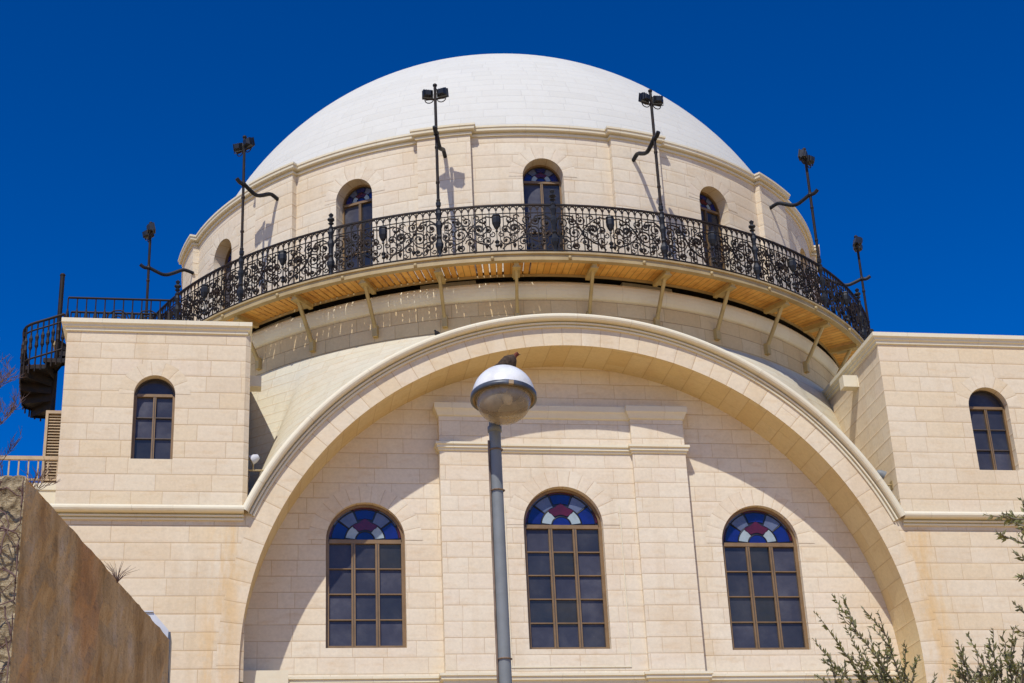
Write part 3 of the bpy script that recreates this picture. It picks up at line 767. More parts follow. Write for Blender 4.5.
def post_mb(finial):
    mb = MB('iron_post'); c = bend(0, 0, 0.0)
    prof = [(0, -0.03), (0.055, -0.02), (0.055, 0.05), (0.03, 0.08), (0.045, 0.16), (0.085, 0.25), (0.095, 0.33), (0.06, 0.42), (0.035, 0.46), (0.06, 0.50), (0.035, 0.55), (0.05, 0.68), (0.08, 0.78), (0.07, 0.86), (0.03, 0.92), (0.045, 1.0), (0.07, 1.08), (0.05, 1.16), (0.065, 1.20), (0.03, 1.24)]
    if finial: prof += [(0.03, 1.28), (0.07, 1.31), (0.03, 1.345), (0.085, 1.40), (0.08, 1.43), (0.03, 1.46), (0.045, 1.50), (0.06, 1.53), (0.02, 1.57), (0, 1.59)]
    else: prof += [(0.055, 1.28), (0.06, 1.36), (0.03, 1.40), (0, 1.41)]
    mb.lathe(prof, c, 7, 0, False)
    return mb
pan = None; post = None; post2 = None
POLE_K = (-5, -3, -1, 1, 3, 5)
for k in range(-12, 12):
    az = R(-2.4 + PAN * (k + 0.5))
    if pan is None: pan = rail_panel().build('railing_panel', deck, (0, 0, 0), az)
    else:
        c = pan.copy(); COL.objects.link(c); c.parent = deck; c.rotation_euler = (0, 0, az)
for k in range(-12, 13):
    az = R(-2.4 + PAN * k)
    if k % 2 == 0:
        if post is None: post = post_mb(True).build('railing_post', deck, (0, 0, 0), az)
        else:
            c = post.copy(); COL.objects.link(c); c.parent = deck; c.rotation_euler = (0, 0, az)
    else:
        if post2 is None: post2 = post_mb(False).build('railing_post', deck, (0, 0, 0), az)
        else:
            c = post2.copy(); COL.objects.link(c); c.parent = deck; c.rotation_euler = (0, 0, az)

# ------------------------------------------------------------------ floodlight poles standing on the railing
def flood_pole():
    root = thing('floodlight_pole', 'x', 'floodlight', (0, 0, 0), 0, 'floodlight poles around the balcony')
    H0, H1 = ZDECK + 1.40, 22.62; y = -RB
    mb = MB('iron', 'iron_post')
    mb.tube([(0, y, H0), (0, y, H1)], 0.034, 8)
    for z in (H0 + .02, 20.1, 21.0, 21.4): mb.lathe([(0.027, -0.05), (0.045, -0.02), (0.045, 0.02), (0.027, 0.05)], (0, y, z), 8)
    mb.lathe([(0.027, -0.02), (0.05, 0.0), (0.05, 0.04), (0, 0.08)], (0, y, H1), 8)
    mb.build('pole', root)
    mb = MB('iron_post')
    pts = [(0, -RB - 0.22, 21.42), (0, -RB - 0.10, 21.34), (0, -RB, 21.38), (0, -RB + 0.18, 21.30), (0, -RB + 0.42, 21.22), (0, -RB + 0.66, 21.34), (0, -RB + 0.88, 21.48), (0, -RB + 1.02, 21.46), (0, -RB + 1.16, 21.42)]
    # smooth
    for _ in range(2):
        q = [pts[0]]
        for a, b in zip(pts, pts[1:]):
            q += [tuple(a[i] * .75 + b[i] * .25 for i in range(3)), tuple(a[i] * .25 + b[i] * .75 for i in range(3))]
        pts = q + [pts[-1]]
    mb.tube(pts, 0.050, 6, 0, True, True)
    mb.lathe([(0, -0.05), (0.06, -0.03), (0.06, 0.03), (0, 0.05)], (0, -RB, 21.36), 8)
    mb.build('wall_arm', root)
    mb = MB('iron')
    z = H1 - 0.34
    mb.tube([(-0.22, y, z), (0.22, y, z)], 0.022, 6)
    for sx in (-1, 1):
        mb.tube([(sx * (0.04 + 0.10 * (1 - cos(t))), y, z - 0.10 * sin(t)) for t in lin(0, pi, 8)], 0.012, 5)
    mb.build('crossbar', root)
    for sx in (-1, 1):
        mb = MB('black', 'lens')
        F = Matrix.Translation((sx * 0.165, y - 0.02, z + 0.13)) @ Matrix.Diagonal((.86, 1, .9, 1)) @ Matrix.Rotation(R(-12 if sx > 0 else 18), 4, 'Z') @ Matrix.Rotation(R(12), 4, 'X')
        g = lambda p: tuple(F @ Vector(p))
        mb.box(-0.13, 0.13, -0.05, 0.06, -0.10, 0.10, 0, g)
        mb.box(-0.145, 0.145, 0.061, 0.085, -0.115, 0.115, 0, g); mb.box(-0.115, 0.115, 0.086, 0.09, -0.085, 0.085, 1, g)
        P = [[g((sx_ * w, yy, zz * w2)) for sx_, zz in ((-1, -1), (1, -1), (1, 1), (-1, 1))] for w, w2, yy in ((0.125, 0.095, -0.051), (0.07, 0.055, -0.12))]
        mb.grid(P, None, 0, False, True); mb.face(P[1])
        for q in range(4): mb.box(-0.11 + q * 0.06, -0.10 + q * 0.06, -0.10, -0.045, -0.09, 0.09, 0, g)
        mb.box(-0.15, -0.147, -0.015, 0.015, -0.14, 0.02, 0, g); mb.box(0.147, 0.15, -0.015, 0.015, -0.14, 0.02, 0, g); mb.box(-0.15, 0.15, -0.015, 0.015, -0.145, -0.14, 0, g)
        mb.build('floodlight', root)
    return root
LBL = {-5: 'floodlight pole farthest left, against the sky above the metal walkway',
       -3: 'floodlight pole against the sky just left of the dome edge',
       -1: 'floodlight pole with both heads in front of the white dome, left of the middle door',
       1: 'floodlight pole with its heads at the right dome edge and its arm curving left',
       3: 'tall floodlight pole against the blue sky right of the drum with bunched black heads',
       5: 'floodlight pole farthest right, lowest in view at the end of the balcony railing'}
fp = flood_pole(); first = True
HEADROT = {}
for k in POLE_K:
    o = fp if first else copy_tree(fp); first = False
    az = -2.4 + PAN * k
    if k == -5: az = -73.0
    if k == 5: az = 69.0
    o.rotation_euler = (0, 0, R(az)); o['label'] = LBL[k]
    o.location.z = -0.28 if abs(k) == 5 else 0.0

# ------------------------------------------------------------------ walkway, spiral stair behind the left tower
wk = thing('metal_walkway', 'short black railed walkway bridging from the balcony to the spiral stair above the left tower', 'walkway', (-9.9, -4.6, ZDECK - .1))
def W(p): return (p[0] + 9.9, p[1] + 4.6, p[2] - ZDECK + .1)
mb = MB('steel'); mb.box(-11.25, -8.5, -4.55, -3.65, ZDECK - 0.16, ZDECK - 0.06, 0, W)
mb.box(-11.45, -11.25, -4.75, -4.05, ZDECK - 0.16, ZDECK - 0.06, 0, W)
mb.build('floor_grate', wk)
for yy in (-4.5, -3.7):
    mb = MB('iron')
    x0, x1 = -11.2, -8.62
    for h, r in ((1.19, 0.03), (0.08, 0.018)): mb.tube([W((x0, yy, ZDECK + h)), W((x1, yy, ZDECK + h))], r, 6)
    nb = 12
    for j in range(nb + 1):
        x = x0 + (x1 - x0) * j / nb
        mb.tube([W((x, yy, ZDECK + .08)), W((x, yy, ZDECK + 1.18))], 0.016, 5)
        mb.lathe([(0.016, -.28), (0.045, -.2), (0.035, -.05), (0.05, .05), (0.03, .2), (0.016, .28)], W((x, yy, ZDECK + .62)), 6, 0, False)
    for cx, rr in ((-9.35, .32), (-10.05, .3)):
        mb.tube([W((cx + a * 1.0, yy - .02, ZDECK + b)) for a, b in spiral(0, 0.62, rr, 0, 1.4)], 0.018, 5)
    mb.build('railing', wk)
CX, CY = -11.32, -4.95
st = thing('spiral_stair', 'black iron spiral stair winding round a tall pole at the left of the left tower', 'stair', (CX, CY, ZT))
mb = MB('iron'); B0 = ZT
mb.tube([(0, 0, -0.5), (0, 0, 19.75 - B0)], 0.055, 10); mb.lathe([(0.055, 0), (0.07, .02), (0.05, .06), (0, .08)], (0, 0, 19.75 - B0), 10); mb.build('central_pole', st)
nst = 10; rise = (ZDECK - .1 - B0) / nst
mb = MB('iron'); RS = 0.78
A0, A1 = R(60), R(-262)      # from the landing clockwise down and round
ang = lambda k: A0 + (A1 - A0) * k / nst
sq = lambda a: RS / (abs(cos(a)) ** 5 + abs(sin(a)) ** 5) ** .2 * .93
for k in range(nst):
    z = ZDECK - .1 - B0 - rise * (k + 1); a, b = ang(k), ang(k + 1.15)
    top = [(0.05 * cos(a), 0.05 * sin(a)), (sq(a) * cos(a), sq(a) * sin(a)), (sq((a + b) / 2) * cos((a + b) / 2), sq((a + b) / 2) * sin((a + b) / 2)), (sq(b) * cos(b), sq(b) * sin(b)), (0.05 * cos(b), 0.05 * sin(b))]
    mb.face([(x, y, z) for x, y in top]); mb.face([(x, y, z - 0.045) for x, y in top])
    for p, q in zip(top, top[1:]): mb.face([(*p, z - 0.10), (*q, z - 0.10), (*q, z), (*p, z)])
    # riser plates
    mb.face([(top[0][0], top[0][1], z), (top[1][0], top[1][1], z), (top[1][0], top[1][1], z + rise), (top[0][0], top[0][1], z + rise)])
mb.build('treads', st)
mb = MB('iron')
zt = lambda k: ZDECK - .1 - B0 - rise * k
for h, r in ((0.98, 0.035), (0.80, 0.022), (0.10, 0.025)):
    mb.tube([(sq(ang(k)) * cos(ang(k)), sq(ang(k)) * sin(ang(k)), zt(k) + h) for k in lin(4.2, nst, 28)], r, 6)
for k in lin(4.2, nst, 22):
    x, y = sq(ang(k)) * cos(ang(k)), sq(ang(k)) * sin(ang(k)); mb.tube([(x, y, zt(k) - .25), (x, y, zt(k) + .98)], 0.02, 5)
    mb.lathe([(0.016, -.2), (0.045, -.12), (0.03, 0), (0.045, .1), (0.016, .2)], (x, y, zt(k) + .5), 6, 0, False)
mb.build('handrail', st)

# ------------------------------------------------------------------ terrace wing left of the tower
lw = thing('terrace_wing', 'low stone terrace wall left of the left tower under a tan railing', 'wall', (-13, -7, 0.25))
mb = MB('ashlar', 'trim')
mb.box(-5.0, 2.4, 0.1, 6.0, 0, 12.75); mb.build('wall', lw)
mb = MB('trim'); mb.sweep([(-5, 0.1), (2.39, 0.1)], [(0, 12.70), (0.05, 12.72), (0.06, 12.85), (0.12, 12.9), (0.12, 13.05), (0.05, 13.1), (0.05, 13.42), (0.08, 13.45), (0.08, 13.60), (-.3, 13.62), (-.3, 12.7)])
mb.build('coping', lw)
tr = thing('terrace_railing', 'low tan metal railing along the terrace at the far left edge', 'railing', (-13, -6.9, 13.87))
mb = MB('louver')
mb.box(-4, 2.35, -0.04, 0.04, 0.52, 0.60); mb.box(-4, 2.35, -0.02, 0.02, 0.06, 0.10); mb.build('rail', tr)
mb = MB('louver')
for k in range(32): x = -3.9 + k * 0.2; mb.box(x - .015, x + .015, -0.015, 0.015, 0.10, 0.52)
mb.build('balusters', tr)
lv = thing('louvered_screen', 'tan slatted screen standing against the left side of the left tower', 'screen', (-10.97, -6.2, 13.87))
mb = MB('louver')
mb.box(-0.34, -0.28, 0, 0.7, 0, 1.90); mb.box(0.24, 0.30, 0, 0.7, 0, 1.90); mb.box(-0.34, 0.30, 0.001, 0.699, 1.88, 1.95); mb.build('frame', lv)
mb = MB('louver')
for k in range(27):
    z = 0.05 + k * 0.068
    g = lambda p, z=z: (p[0], 0.03 + p[1] * cos(R(40)) , z + p[1] * sin(R(40)) + p[2])
    mb.box(-0.28, 0.24, 0, 0.06, 0, 0.012, 0, g)
mb.box(-0.28, 0.24, 0.3, 0.66, 0.02, 1.87); mb.build('slats', lv)

# ------------------------------------------------------------------ retaining wall at lower left
HW_ = 5.5
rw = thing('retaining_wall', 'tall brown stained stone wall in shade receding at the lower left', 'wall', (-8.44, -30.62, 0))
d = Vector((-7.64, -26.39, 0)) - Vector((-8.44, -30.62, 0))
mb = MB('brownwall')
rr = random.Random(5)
def gridwall(mb, A, B, z0, z1, nu, nv, amp, nrm, m=0):
    P = []
    for i in range(nv + 1):
        row = []
        for j in range(nu + 1):
            p = Vector(A).lerp(Vector(B), j / nu); p = p + Vector((0, 0, z0 + (z1 - z0) * i / nv))
            e = amp * (rr.random() - .5) * (0 if (j in (0, nu) or i == 0) else 1)
            if i == nv: e = 0; p.z += amp * (rr.random() - .5) * (0 if j in (0, nu) else 1)
            row.append(p + nrm * e)
        P.append(row)
    mb.grid(P, None, m, False)
nr = Vector((d.y, -d.x, 0)).normalized()
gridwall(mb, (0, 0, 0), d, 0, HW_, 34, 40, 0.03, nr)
bk = -nr * 0.6
mb.face([(0, 0, HW_), d + Vector((0, 0, HW_)), d + bk + Vector((0, 0, HW_)), bk + Vector((0, 0, HW_))])
mb.face([d, d + bk, d + bk + Vector((0, 0, HW_)), d + Vector((0, 0, HW_))])
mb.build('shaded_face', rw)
mb = MB('rubble')
gridwall(mb, (-1.6, -0.02, 0), (0, 0, 0), 0, HW_ + 0.01, 40, 140, 0.02, Vector((0, -1, 0)))
mb.face([(-1.6, 0, HW_), (0, 0, HW_), (0, 0.5, HW_), (-1.6, 0.5, HW_)])
mb.build('rough_end', rw)
cr = thing('twig_shadow_stems', 'added stems standing in for twig shadows on the rough end of the brown wall', 'plant', (-8.44, -30.72, 0))  # stems added to imitate the twig shadows a tree casts on this face
mb = MB('twig_bare'); r = random.Random(31)
for k in range(90):
    x, z = r.uniform(-.75, -.02), r.uniform(3.2, 5.45); a = r.uniform(0, 6.28); pts = []
    for j in range(9):
        pts.append((min(x, 0.0), r.uniform(-.03, .04), min(z, 5.56))); a += r.uniform(-.7, .7); x += .07 * cos(a); z += .07 * sin(a)
    mb.tube(pts, [.0075 * (1 - j * .08) for j in range(9)], 4)
mb.build('stems', cr)
cb = thing('utility_cabinet', 'pale painted metal cabinet standing just beyond the end of the brown wall', 'cabinet', (-7.66, -26.2, 0))
mb = MB('white_paint', 'rim')
out = [(-0.50, 0), (0, 0), (0, 5.64), (-0.14, 5.80), (-0.50, 5.80)]
mb.face([(x, 0, z) for x, z in out]); mb.face([(x, 0.35, z) for x, z in out])
for p, q in zip(out[1:], out[2:]): mb.face([(p[0], 0, p[1]), (q[0], 0, q[1]), (q[0], 0.35, q[1]), (p[0], 0.35, p[1])])
mb.box(0.003, 0.02, -.01, .36, 0, 5.62, 1)
mb.build('body', cb)
mb = MB('white_paint'); mb.box(-0.51, -0.14, -0.015, 0.365, 5.802, 5.815); mb.build('lid', cb)
wd = thing('dry_weed', 'tuft of dry weed growing on top of the brown wall', 'plant', tuple(Vector((-8.44, -30.62, HW_)) + d * 0.56))
mb = MB('twig_bare')
for k in range(26):
    a = rr.random() * 6.28; l = .08 + rr.random() * .14; e = .3 + rr.random() * .9
    mb.tube([(0, 0, -.02), (cos(a) * l * .4 * e, sin(a) * l * .4 * e, l * .4), (cos(a) * l * e, sin(a) * l * e, l * .7)], [.003, .0025, .001], 3)
mb.build('stems', wd)

# ------------------------------------------------------------------ street lamp
sl = thing('street_lamp', 'grey pole street lamp with white domed head in front of the arch', 'lamp', (-5.235, -30.12, 0))
mb = MB('galv'); mb.tube([(0, 0, 0), (0, 0, 3.0), (0.0, 0, 6.12)], [0.054, 0.048, 0.042], 20)
mb.lathe([(0.043, -.012), (0.052, -.008), (0.052, .03), (0.044, .035)], (0, 0, 6.08), 16); mb.build('pole', sl)
mb = MB('cable'); mb.tube([(-0.060, -0.01, 0), (-0.055, -0.012, 3), (-0.050, -0.012, 6.0)], 0.0075, 6)
for z in (3.2, 4.4, 5.62, 5.93): mb.lathe([(0.048, -.006), (0.058, 0), (0.048, .006)], (0, 0, z), 12)
mb.build('conduit', sl)
hc = Vector((0.034, -0.25, 6.235))
tilt = Matrix.Translation(hc) @ Matrix.Rotation(R(2), 4, 'Y') @ Matrix.Rotation(R(-7), 4, 'X')
g = lambda p: tilt @ p
RL = 0.228
mb = MB('white_enamel')
mb.lathe([(RL * cos(t), RL * 1.02 * sin(t) + .012) for t in lin(0, pi / 2, 16)], (0, 0, 0), 40, 0, True, g)
mb.lathe([((RL - .006) * cos(t), (RL - .006) * sin(t) + .012) for t in lin(0, pi / 2, 12)], (0, 0, 0), 40, 0, True, g)
mb.build('shade', sl)
mb = MB('rim', 'rim_brass')
mb.lathe([(RL, .022), (RL + .010, .020), (RL + .012, -.014), (RL + .004, -.018), (RL - .006, -.016)], (0, 0, 0), 40, 0, True, g)
mb.lathe([(RL - .006, -.016), (RL - .02, -.012), (RL - .022, .0)], (0, 0, 0), 40, 1, True, g)
mb.box(0.0, 0.035, -RL - .022, -RL, -0.02, 0.01, 1, lambda p: g(Vector(p))); mb.build('rim', sl)
mb = MB('bowl')
mb.lathe([((RL - .028) * cos(t) ** .9, -.18 * sin(t) - .008) for t in lin(0, pi / 2, 14)], (0, 0, 0), 40, 0, True, g); mb.build('bowl', sl)
mb = MB('galv', 'white_enamel')
mb.lathe([(0.0, .10), (0.11, .10), (0.13, .06), (0.12, .02)], (0, 0, 0), 20, 0, True, g)
mb.lathe([(0.0, -.05), (.028, -.04), (.038, 0), (.03, .05), (.02, .09)], (0.03, 0, 0), 14, 1, True, g); mb.build('bulb', sl)
mb = MB('galv'); mb.tube([(0, 0, 6.08), (0.0, 0.0, 6.24), (0.02, -0.02, 6.30), (0.04, -.09, 6.35), (hc.x, -.16, 6.35)], [.042, .04, .04, .045, .04], 12); mb.build('neck', sl)

def bird(name, label, loc, rz, bm, hm):
    o = thing(name, label, 'bird', loc, rz); o.scale = (.66, 1.0, .80)
    mb = MB(bm, hm)
    path = [(-0.155, 0, .035, .006, .022), (-0.12, 0, .045, .012, .028), (-0.075, 0, .062, .036, .046), (-0.03, 0, .075, .056, .064), (0.02, 0, .080, .060, .068), (0.055, 0, .092, .048, .056), (0.075, 0, .120, .030, .033), (0.083, 0, .143, .024, .025), (0.098, 0, .155, .022, .021), (0.115, 0, .153, .011, .012), (0.122, 0, .151, .002, .002)]
    P = []
    for i, (x, y, z, ry, rz_) in enumerate(path):
        t = 0.35 if i < 5 else (0.9 if i < 7 else 0.2)
        P.append([(x - rz_ * sin(2 * pi * k / 14) * t * .5, y + ry * cos(2 * pi * k / 14), z + rz_ * sin(2 * pi * k / 14)) for k in range(14)])
    mb.grid(P[:7], None, 0, True, True); mb.grid(P[6:], None, 1, True, True); mb.build('body', o)
    mb = MB('black'); mb.tube([(0.112, 0, .152), (0.138, 0, .146)], [.006, .001], 6)
    mb.lathe([(0, -.005), (.005, 0), (0, .005)], (0.104, -.0215, .160), 6); mb.lathe([(0, -.005), (.005, 0), (0, .005)], (0.104, .0215, .160), 6); mb.build('beak', o)
    mb = MB(bm)
    for sy in (-1, 1):
        P = [[(x, sy * (y + t), z + dz) for t, dz in ((0, h), (.008, 0), (0, -h))] for x, y, z, h in ((.045, .046, .095, .012), (.0, .054, .082, .034), (-.06, .042, .064, .030), (-.135, .012, .045, .008))]
        mb.grid(P, None, 0, True)
    mb.build('wings', o)
    mb = MB('bird_red')
    for sy in (-1, 1):
        mb.tube([(0.01, sy * .02, .04), (0.015, sy * .022, .004)], .004, 5)
        for a in (-.5, 0, .5): mb.tube([(0.015, sy * .022, .004), (0.015 + .028 * cos(a), sy * .022 + .028 * sin(a), .003)], .003, 4)
    mb.build('feet', o)
    return o
topp = sl.matrix_world if False else None
tp = Vector((-5.235, -30.12, 0)) + (tilt @ Vector((0, 0, RL * 1.02 + .012)))
bird('bird', 'brown bird with a rusty head perched on top of the street lamp', (tp.x + 0.045, tp.y, tp.z - 0.010), R(-12), 'bird_brown', 'bird_red')
xk = -3.02
bird('bird', 'small dark bird sitting on the upper edge of the great arch', (xk, YF - .06, ZA + sqrt(RO ** 2 - (xk - XA) ** 2) - .02), R(-150), 'bird_dark', 'bird_dark')

# ------------------------------------------------------------------ small spotlights by the towers
def spot(label, loc, sx, white):
    o = thing('spotlight', label, 'spotlight', loc, 0, 'spotlights in the arch corners')
    mb = MB('steel'); mb.tube([(0, 0, 0), (sx * .42, 0, 0)], .02, 6); mb.tube([(sx * .20, 0, 0), (sx * .20, 0, .14)], .018, 6)
    mb.box(-.01, .02, -.07, .07, -.09, .09); mb.build('bracket', o)
    mb = MB('white_paint' if white else 'galv', 'lens')
    mb.lathe([(0, .11), (.05, .10), (.085, .03), (.10, -.05), (.105, -.08)], (0, 0, 0), 14, 0, True, lambda p: Matrix.Translation((sx * .22, -.03, .24)) @ Matrix.Rotation(R(sx * 60), 4, 'Y') @ p)
    mb.lathe([(.10, -.078), (0, -.07)], (0, 0, 0), 14, 1, True, lambda p: Matrix.Translation((sx * .22, -.03, .24)) @ Matrix.Rotation(R(sx * 60), 4, 'Y') @ p)
    mb.build('lamp_head', o)
    mb = MB('cable')
    mb.tube([(sx * .1, 0, 0), (sx * .13, -.01, -.12), (sx * .09, 0, -.28), (sx * .12, 0, -.42), (sx * .06, 0, -.60)], .014, 5); mb.build('cable', o)
spot('white spotlight on a bracket at the inner edge of the left tower', (TLX, YF + .35, 13.36), 1, True)
spot('grey spotlight on a bracket at the inner corner of the right tower', (TRX, YF + .35, 13.20), -1, False)

# ------------------------------------------------------------------ trees
def leaf(mb, p, d, L, w, r):
    d = d.normalized(); s = d.cross(Vector((r.uniform(-1, 1), r.uniform(-1, 1), r.uniform(-1, 1))))
    if s.length < 1e-3: return
    s.normalize(); n_ = d.cross(s) * (0.10 * L)
    mb.face([p, p + d * L * .35 + s * w, p + d * L + n_, p + d * L * .35 - s * w])
def olive(label, base, shoots, seed, leafL, nfill, box):
    r = random.Random(seed)
    o = thing('olive_tree', label, 'tree', base)
    tk = MB('bark'); lf = MB('leaf', 'twig'); tw = lf
    B = Vector(base)
    tk.tube([(0, 0, 0), (.03, .02, .8), (-.02, .03, 1.6), (.02, 0, 2.4)], [.17, .13, .12, .09], 10)
    s0 = Vector((.02, 0, 2.3)); hubs = []
    def along(p, q, dens, Lf):
        d = q - p; n_ = 10; bow = Vector((r.uniform(-.05, .05), r.uniform(-.05, .05), r.uniform(-.03, .03))) * d.length
        pts = [p + d * (k / n_) + bow * sin(pi * k / n_) + Vector((r.gauss(0, .004), r.gauss(0, .004), 0)) for k in range(n_ + 1)]
        tw.tube(pts, [.007 * (1 - .75 * k / n_) for k in range(n_ + 1)], 4, 1)
        nl = int(d.length / 0.0125 * dens)
        for k in range(nl):
            t = (0.05 + 0.95 * k / nl) * n_; i = min(int(t), n_ - 1); a = pts[i].lerp(pts[i + 1], t - i)
            ax = (pts[i + 1] - pts[i]).normalized(); sd = Matrix.Rotation(r.uniform(0, 6.28), 3, ax) @ ax.orthogonal().normalized()
            l = Lf * r.uniform(.65, 1.2) * (1 - .4 * (k / nl) ** 4)
            leaf(lf, a, ax * r.uniform(.5, 1.2) + sd * r.uniform(.5, 1.0), l, l * r.uniform(.17, .25), r)
        return pts
    for A, T in shoots:
        A = Vector(A) - B; T = Vector(T) - B
        if not hubs or min((h - A).length for h in hubs) > .28:
            hub = A + Vector((r.uniform(-.05, .05), r.uniform(-.05, .05), -.35)); hubs.append(hub)
            mid = s0.lerp(hub, .5) + Vector((r.uniform(-.1, .1), r.uniform(-.1, .1), -.12)); tk.tube([s0, mid, hub, A], [.05, .035, .018, .006], 7)
        else:
            hub = min(hubs, key=lambda h: (h - A).length); tk.tube([hub, A.lerp(hub, .4), A], [.014, .010, .006], 5)
        pts = along(A, T, 1.0, leafL)
        for j in range(2):
            i = r.randint(1, 7); d = (T - A).normalized() + Vector((r.uniform(-.6, .6), r.uniform(-.6, .6), r.uniform(-.1, .4)))
            along(pts[i], pts[i] + d * (T - A).length * r.uniform(.16, .34), 1.1, leafL * .9)
    for k in range(nfill):      # the rest of the crown below
        p = Vector([r.uniform(box[q], box[q + 3]) for q in range(3)]) - B
        d = Vector((r.gauss(0, .5), r.gauss(0, .5), 1)).normalized()
        along(p, p + d * r.uniform(.2, .42), 1.0, leafL)
        if k % 6 == 0: tk.tube([s0, s0.lerp(p, .6) + Vector((0, 0, -.1)), p], [.04, .02, .005], 5)
    tk.build('trunk', o); lf.build('crown', o)
SH_A = [([-1.993, -29.117, 4.387], [-2.571, -29.452, 5.052]), ([-2.188, -28.957, 4.424], [-2.654, -29.243, 4.976]), ([-2.009, -29.252, 4.356], [-2.246, -29.495, 4.907]), ([-2.094, -28.55, 4.515], [-2.455, -28.578, 4.934]), ([-2.217, -28.638, 4.457], [-2.533, -28.735, 4.589]), ([-1.974, -28.861, 4.405], [-2.361, -29.096, 4.904]), ([-1.974, -29.155, 4.339], [-2.032, -29.44, 4.696]), ([-2.114, -29.116, 4.388], [-2.207, -29.173, 4.86]), ([-1.711, -28.683, 4.482], [-1.633, -28.72, 4.756]), ([-2.286, -28.598, 4.466], [-2.421, -28.802, 4.74]), ([-2.198, -29.009, 4.374], [-2.33, -29.089, 4.692]), ([-1.991, -28.684, 4.404], [-1.898, -28.774, 4.825]), ([-1.827, -28.59, 4.424], [-2.002, -28.837, 4.729]), ([-2.302, -28.737, 4.396], [-2.344, -28.784, 4.64]), ([-2.215, -28.831, 4.374], [-2.213, -29.059, 4.636]), ([-1.8, -28.923, 4.35], [-1.972, -29.143, 4.598])]
SH_B = [([-2.069, -30.937, 3.911], [-2.25, -31.003, 4.338]), ([-2.305, -31.214, 3.853], [-2.512, -31.389, 4.199]), ([-2.078, -30.957, 3.907], [-2.134, -31.128, 4.345]), ([-2.023, -30.987, 3.899], [-2.042, -31.093, 4.341]), ([-2.13, -31.273, 3.838], [-2.151, -31.49, 4.269]), ([-2.35, -31.165, 3.864], [-2.51, -31.269, 4.113]), ([-2.443, -31.505, 3.79], [-2.533, -31.667, 4.065]), ([-2.113, -31.029, 3.891], [-2.268, -31.264, 4.197]), ([-2.271, -31.625, 3.762], [-2.241, -31.754, 4.105]), ([-2.369, -31.42, 3.808], [-2.508, -31.482, 4.016]), ([-2.206, -31.291, 3.835], [-2.262, -31.44, 4.089]), ([-2.177, -30.87, 3.927], [-2.358, -31.003, 4.11]), ([-2.165, -31.345, 3.822], [-2.237, -31.537, 4.096]), ([-1.989, -31.221, 3.912], [-2.026, -31.457, 4.31]), ([-2.467, -31.343, 3.826], [-2.577, -31.332, 3.988]), ([-2.293, -31.399, 3.812], [-2.416, -31.445, 3.992]), ([-1.924, -30.985, 3.899], [-2.014, -31.176, 4.119]), ([-2.418, -31.59, 3.771], [-2.483, -31.735, 3.955]), ([-1.941, -31.475, 4.705], [-2.022, -31.607, 5.091]), ([-2.166, -31.957, 4.816], [-2.475, -31.963, 4.851]), ([-2.184, -31.936, 4.66], [-2.4, -31.942, 4.735]), ([-2.201, -31.974, 4.487], [-2.322, -31.955, 4.608]), ([-1.841, -31.307, 4.552], [-1.949, -31.224, 4.678]), ([-1.929, -31.325, 4.313], [-2.016, -31.262, 4.477]), ([-2.199, -31.813, 4.09], [-2.346, -31.871, 4.15]), ([-1.888, -31.382, 4.871], [-1.993, -31.384, 5.077]), ([-2.068, -31.812, 4.799], [-2.208, -31.714, 4.897]), ([-1.98, -31.636, 4.789], [-2.001, -31.667, 5.05])]
olive('olive tree with upright leafy shoots in front of the right arch foot', (-1.9, -28.8, 0), SH_A, 11, 0.058, 60, (-2.6, -29.4, 3.2, -1.5, -28.4, 4.22))
olive('denser olive tree cut off by the right edge of the view', (-1.75, -31.1, 0), SH_B, 23, 0.052, 80, (-2.45, -31.6, 2.9, -1.5, -30.6, 3.80))
bt = thing('bare_tree', 'bare leafless tree with fine purple-brown twigs at the far left edge', 'tree', (-11.1, -20.0, 0))
mb = MB('bark'); r = random.Random(9)
mb.tube([(0, 0, 0), (.1, 0, 4), (.05, 0, 9.0)], [.22, .16, .06], 8); mb.build('trunk', bt)
mb = MB('twig_bare')
def twigs(p, d, L, rad, dep):
    pts = [p]; q = p
    for k in range(4):
        d = (d + Vector((r.uniform(-.22, .22), r.uniform(-.22, .22), r.uniform(-.06, .16)))).normalized(); q = q + d * L / 4; pts.append(q)
    mb.tube(pts, [rad * (1 - .17 * k) for k in range(5)], 4 if dep > 1 else 3)
    if dep:
        for k in range(5):
            i = r.randint(1, 4); twigs(pts[i], (d + Vector((r.uniform(-.8, .8), r.uniform(-.8, .8), r.uniform(-.2, .6)))).normalized(), L * .58, max(rad * .5, .0045), dep - 1)
for k in range(9):
    a = k * .8; twigs(Vector((.05, 0, 7.85 + k * .16)), Vector((cos(a) * .85, sin(a) * .7, .75)).normalized(), 1.15, .022, 4)
mb.build('crown', bt)

# ------------------------------------------------------------------ ground
mb = MB('paving'); S = 3000
mb.face([(-S, -S, 0), (S, -S, 0), (S, S, 0), (-S, S, 0)], [(-S, -S), (S, -S), (S, S), (-S, S)])
tag(mb.build('plaza_ground'), 'pale stone paved plaza', None, None, 'structure')

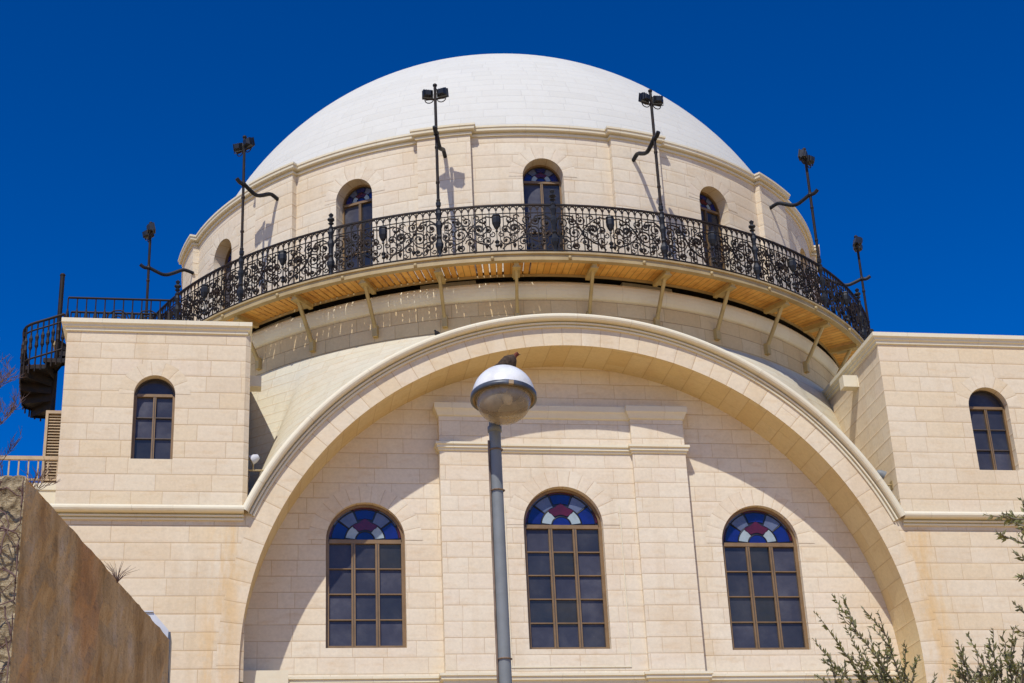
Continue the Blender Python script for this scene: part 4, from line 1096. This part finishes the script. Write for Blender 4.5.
# ------------------------------------------------------------------ light, sky, camera
SUN = Vector((0.514, 1.147, -1.762)).normalized()
ld = bpy.data.lights.new('sun', 'SUN'); ld.energy = 4.9; ld.angle = R(0.53); ld.color = (1.0, 0.973, 0.93)
lo = bpy.data.objects.new('sun', ld); COL.objects.link(lo); lo.rotation_euler = SUN.to_track_quat('-Z', 'Y').to_euler(); lo.location = (-20, -60, 60)
w = bpy.data.worlds.new('World'); scene.world = w; w.use_nodes = True
n = N(w.node_tree); bg = w.node_tree.nodes['Background']
sky = n.node('ShaderNodeTexSky', sky_type='NISHITA'); sky.sun_disc = False
sky.sun_elevation = math.asin(-SUN.z); sky.sun_rotation = math.atan2(-SUN.x, -SUN.y)
sky.altitude = 800; sky.air_density = 1.0; sky.dust_density = 0.2; sky.ozone_density = 3.0
hs = n.node('ShaderNodeHueSaturation'); hs.inputs['Saturation'].default_value = 1.25; hs.inputs['Value'].default_value = 1.28
gm = n.node('ShaderNodeGamma'); n.put(gm.inputs[0], sky.outputs[0]); gm.inputs[1].default_value = 1.5
n.put(hs.inputs['Color'], gm.outputs[0]); n.put(bg.inputs[0], n.mix(1.0, hs.outputs[0], (1.0, 0.95, 1.20), 'MULTIPLY')); bg.inputs[1].default_value = 0.049
cam = bpy.data.cameras.new('camera'); co = bpy.data.objects.new('camera', cam); COL.objects.link(co)
r_ = Vector((0.9868330227110915, -0.15570786371439707, -0.0437680987065811)); u_ = Vector((-0.024812850459784923, -0.4131421732190711, 0.9103284391690085)); f_ = Vector((0.1598277439587715, 0.8972561539969073, 0.4115658955449632))
mtx = Matrix((r_, u_, -f_)).transposed().to_4x4(); mtx.translation = (-7.0557523, -41.2363122, 1.7)
co.matrix_world = mtx; cam.sensor_width = 36; cam.lens = 1658.757 / 1024 * 36; cam.clip_end = 6000; cam.clip_start = 0.1
scene.camera = co
vs = scene.view_settings; vs.view_transform = 'Standard'; vs.look = 'None'; vs.gamma = 1; vs.exposure = -0.18; vs.use_curve_mapping = False
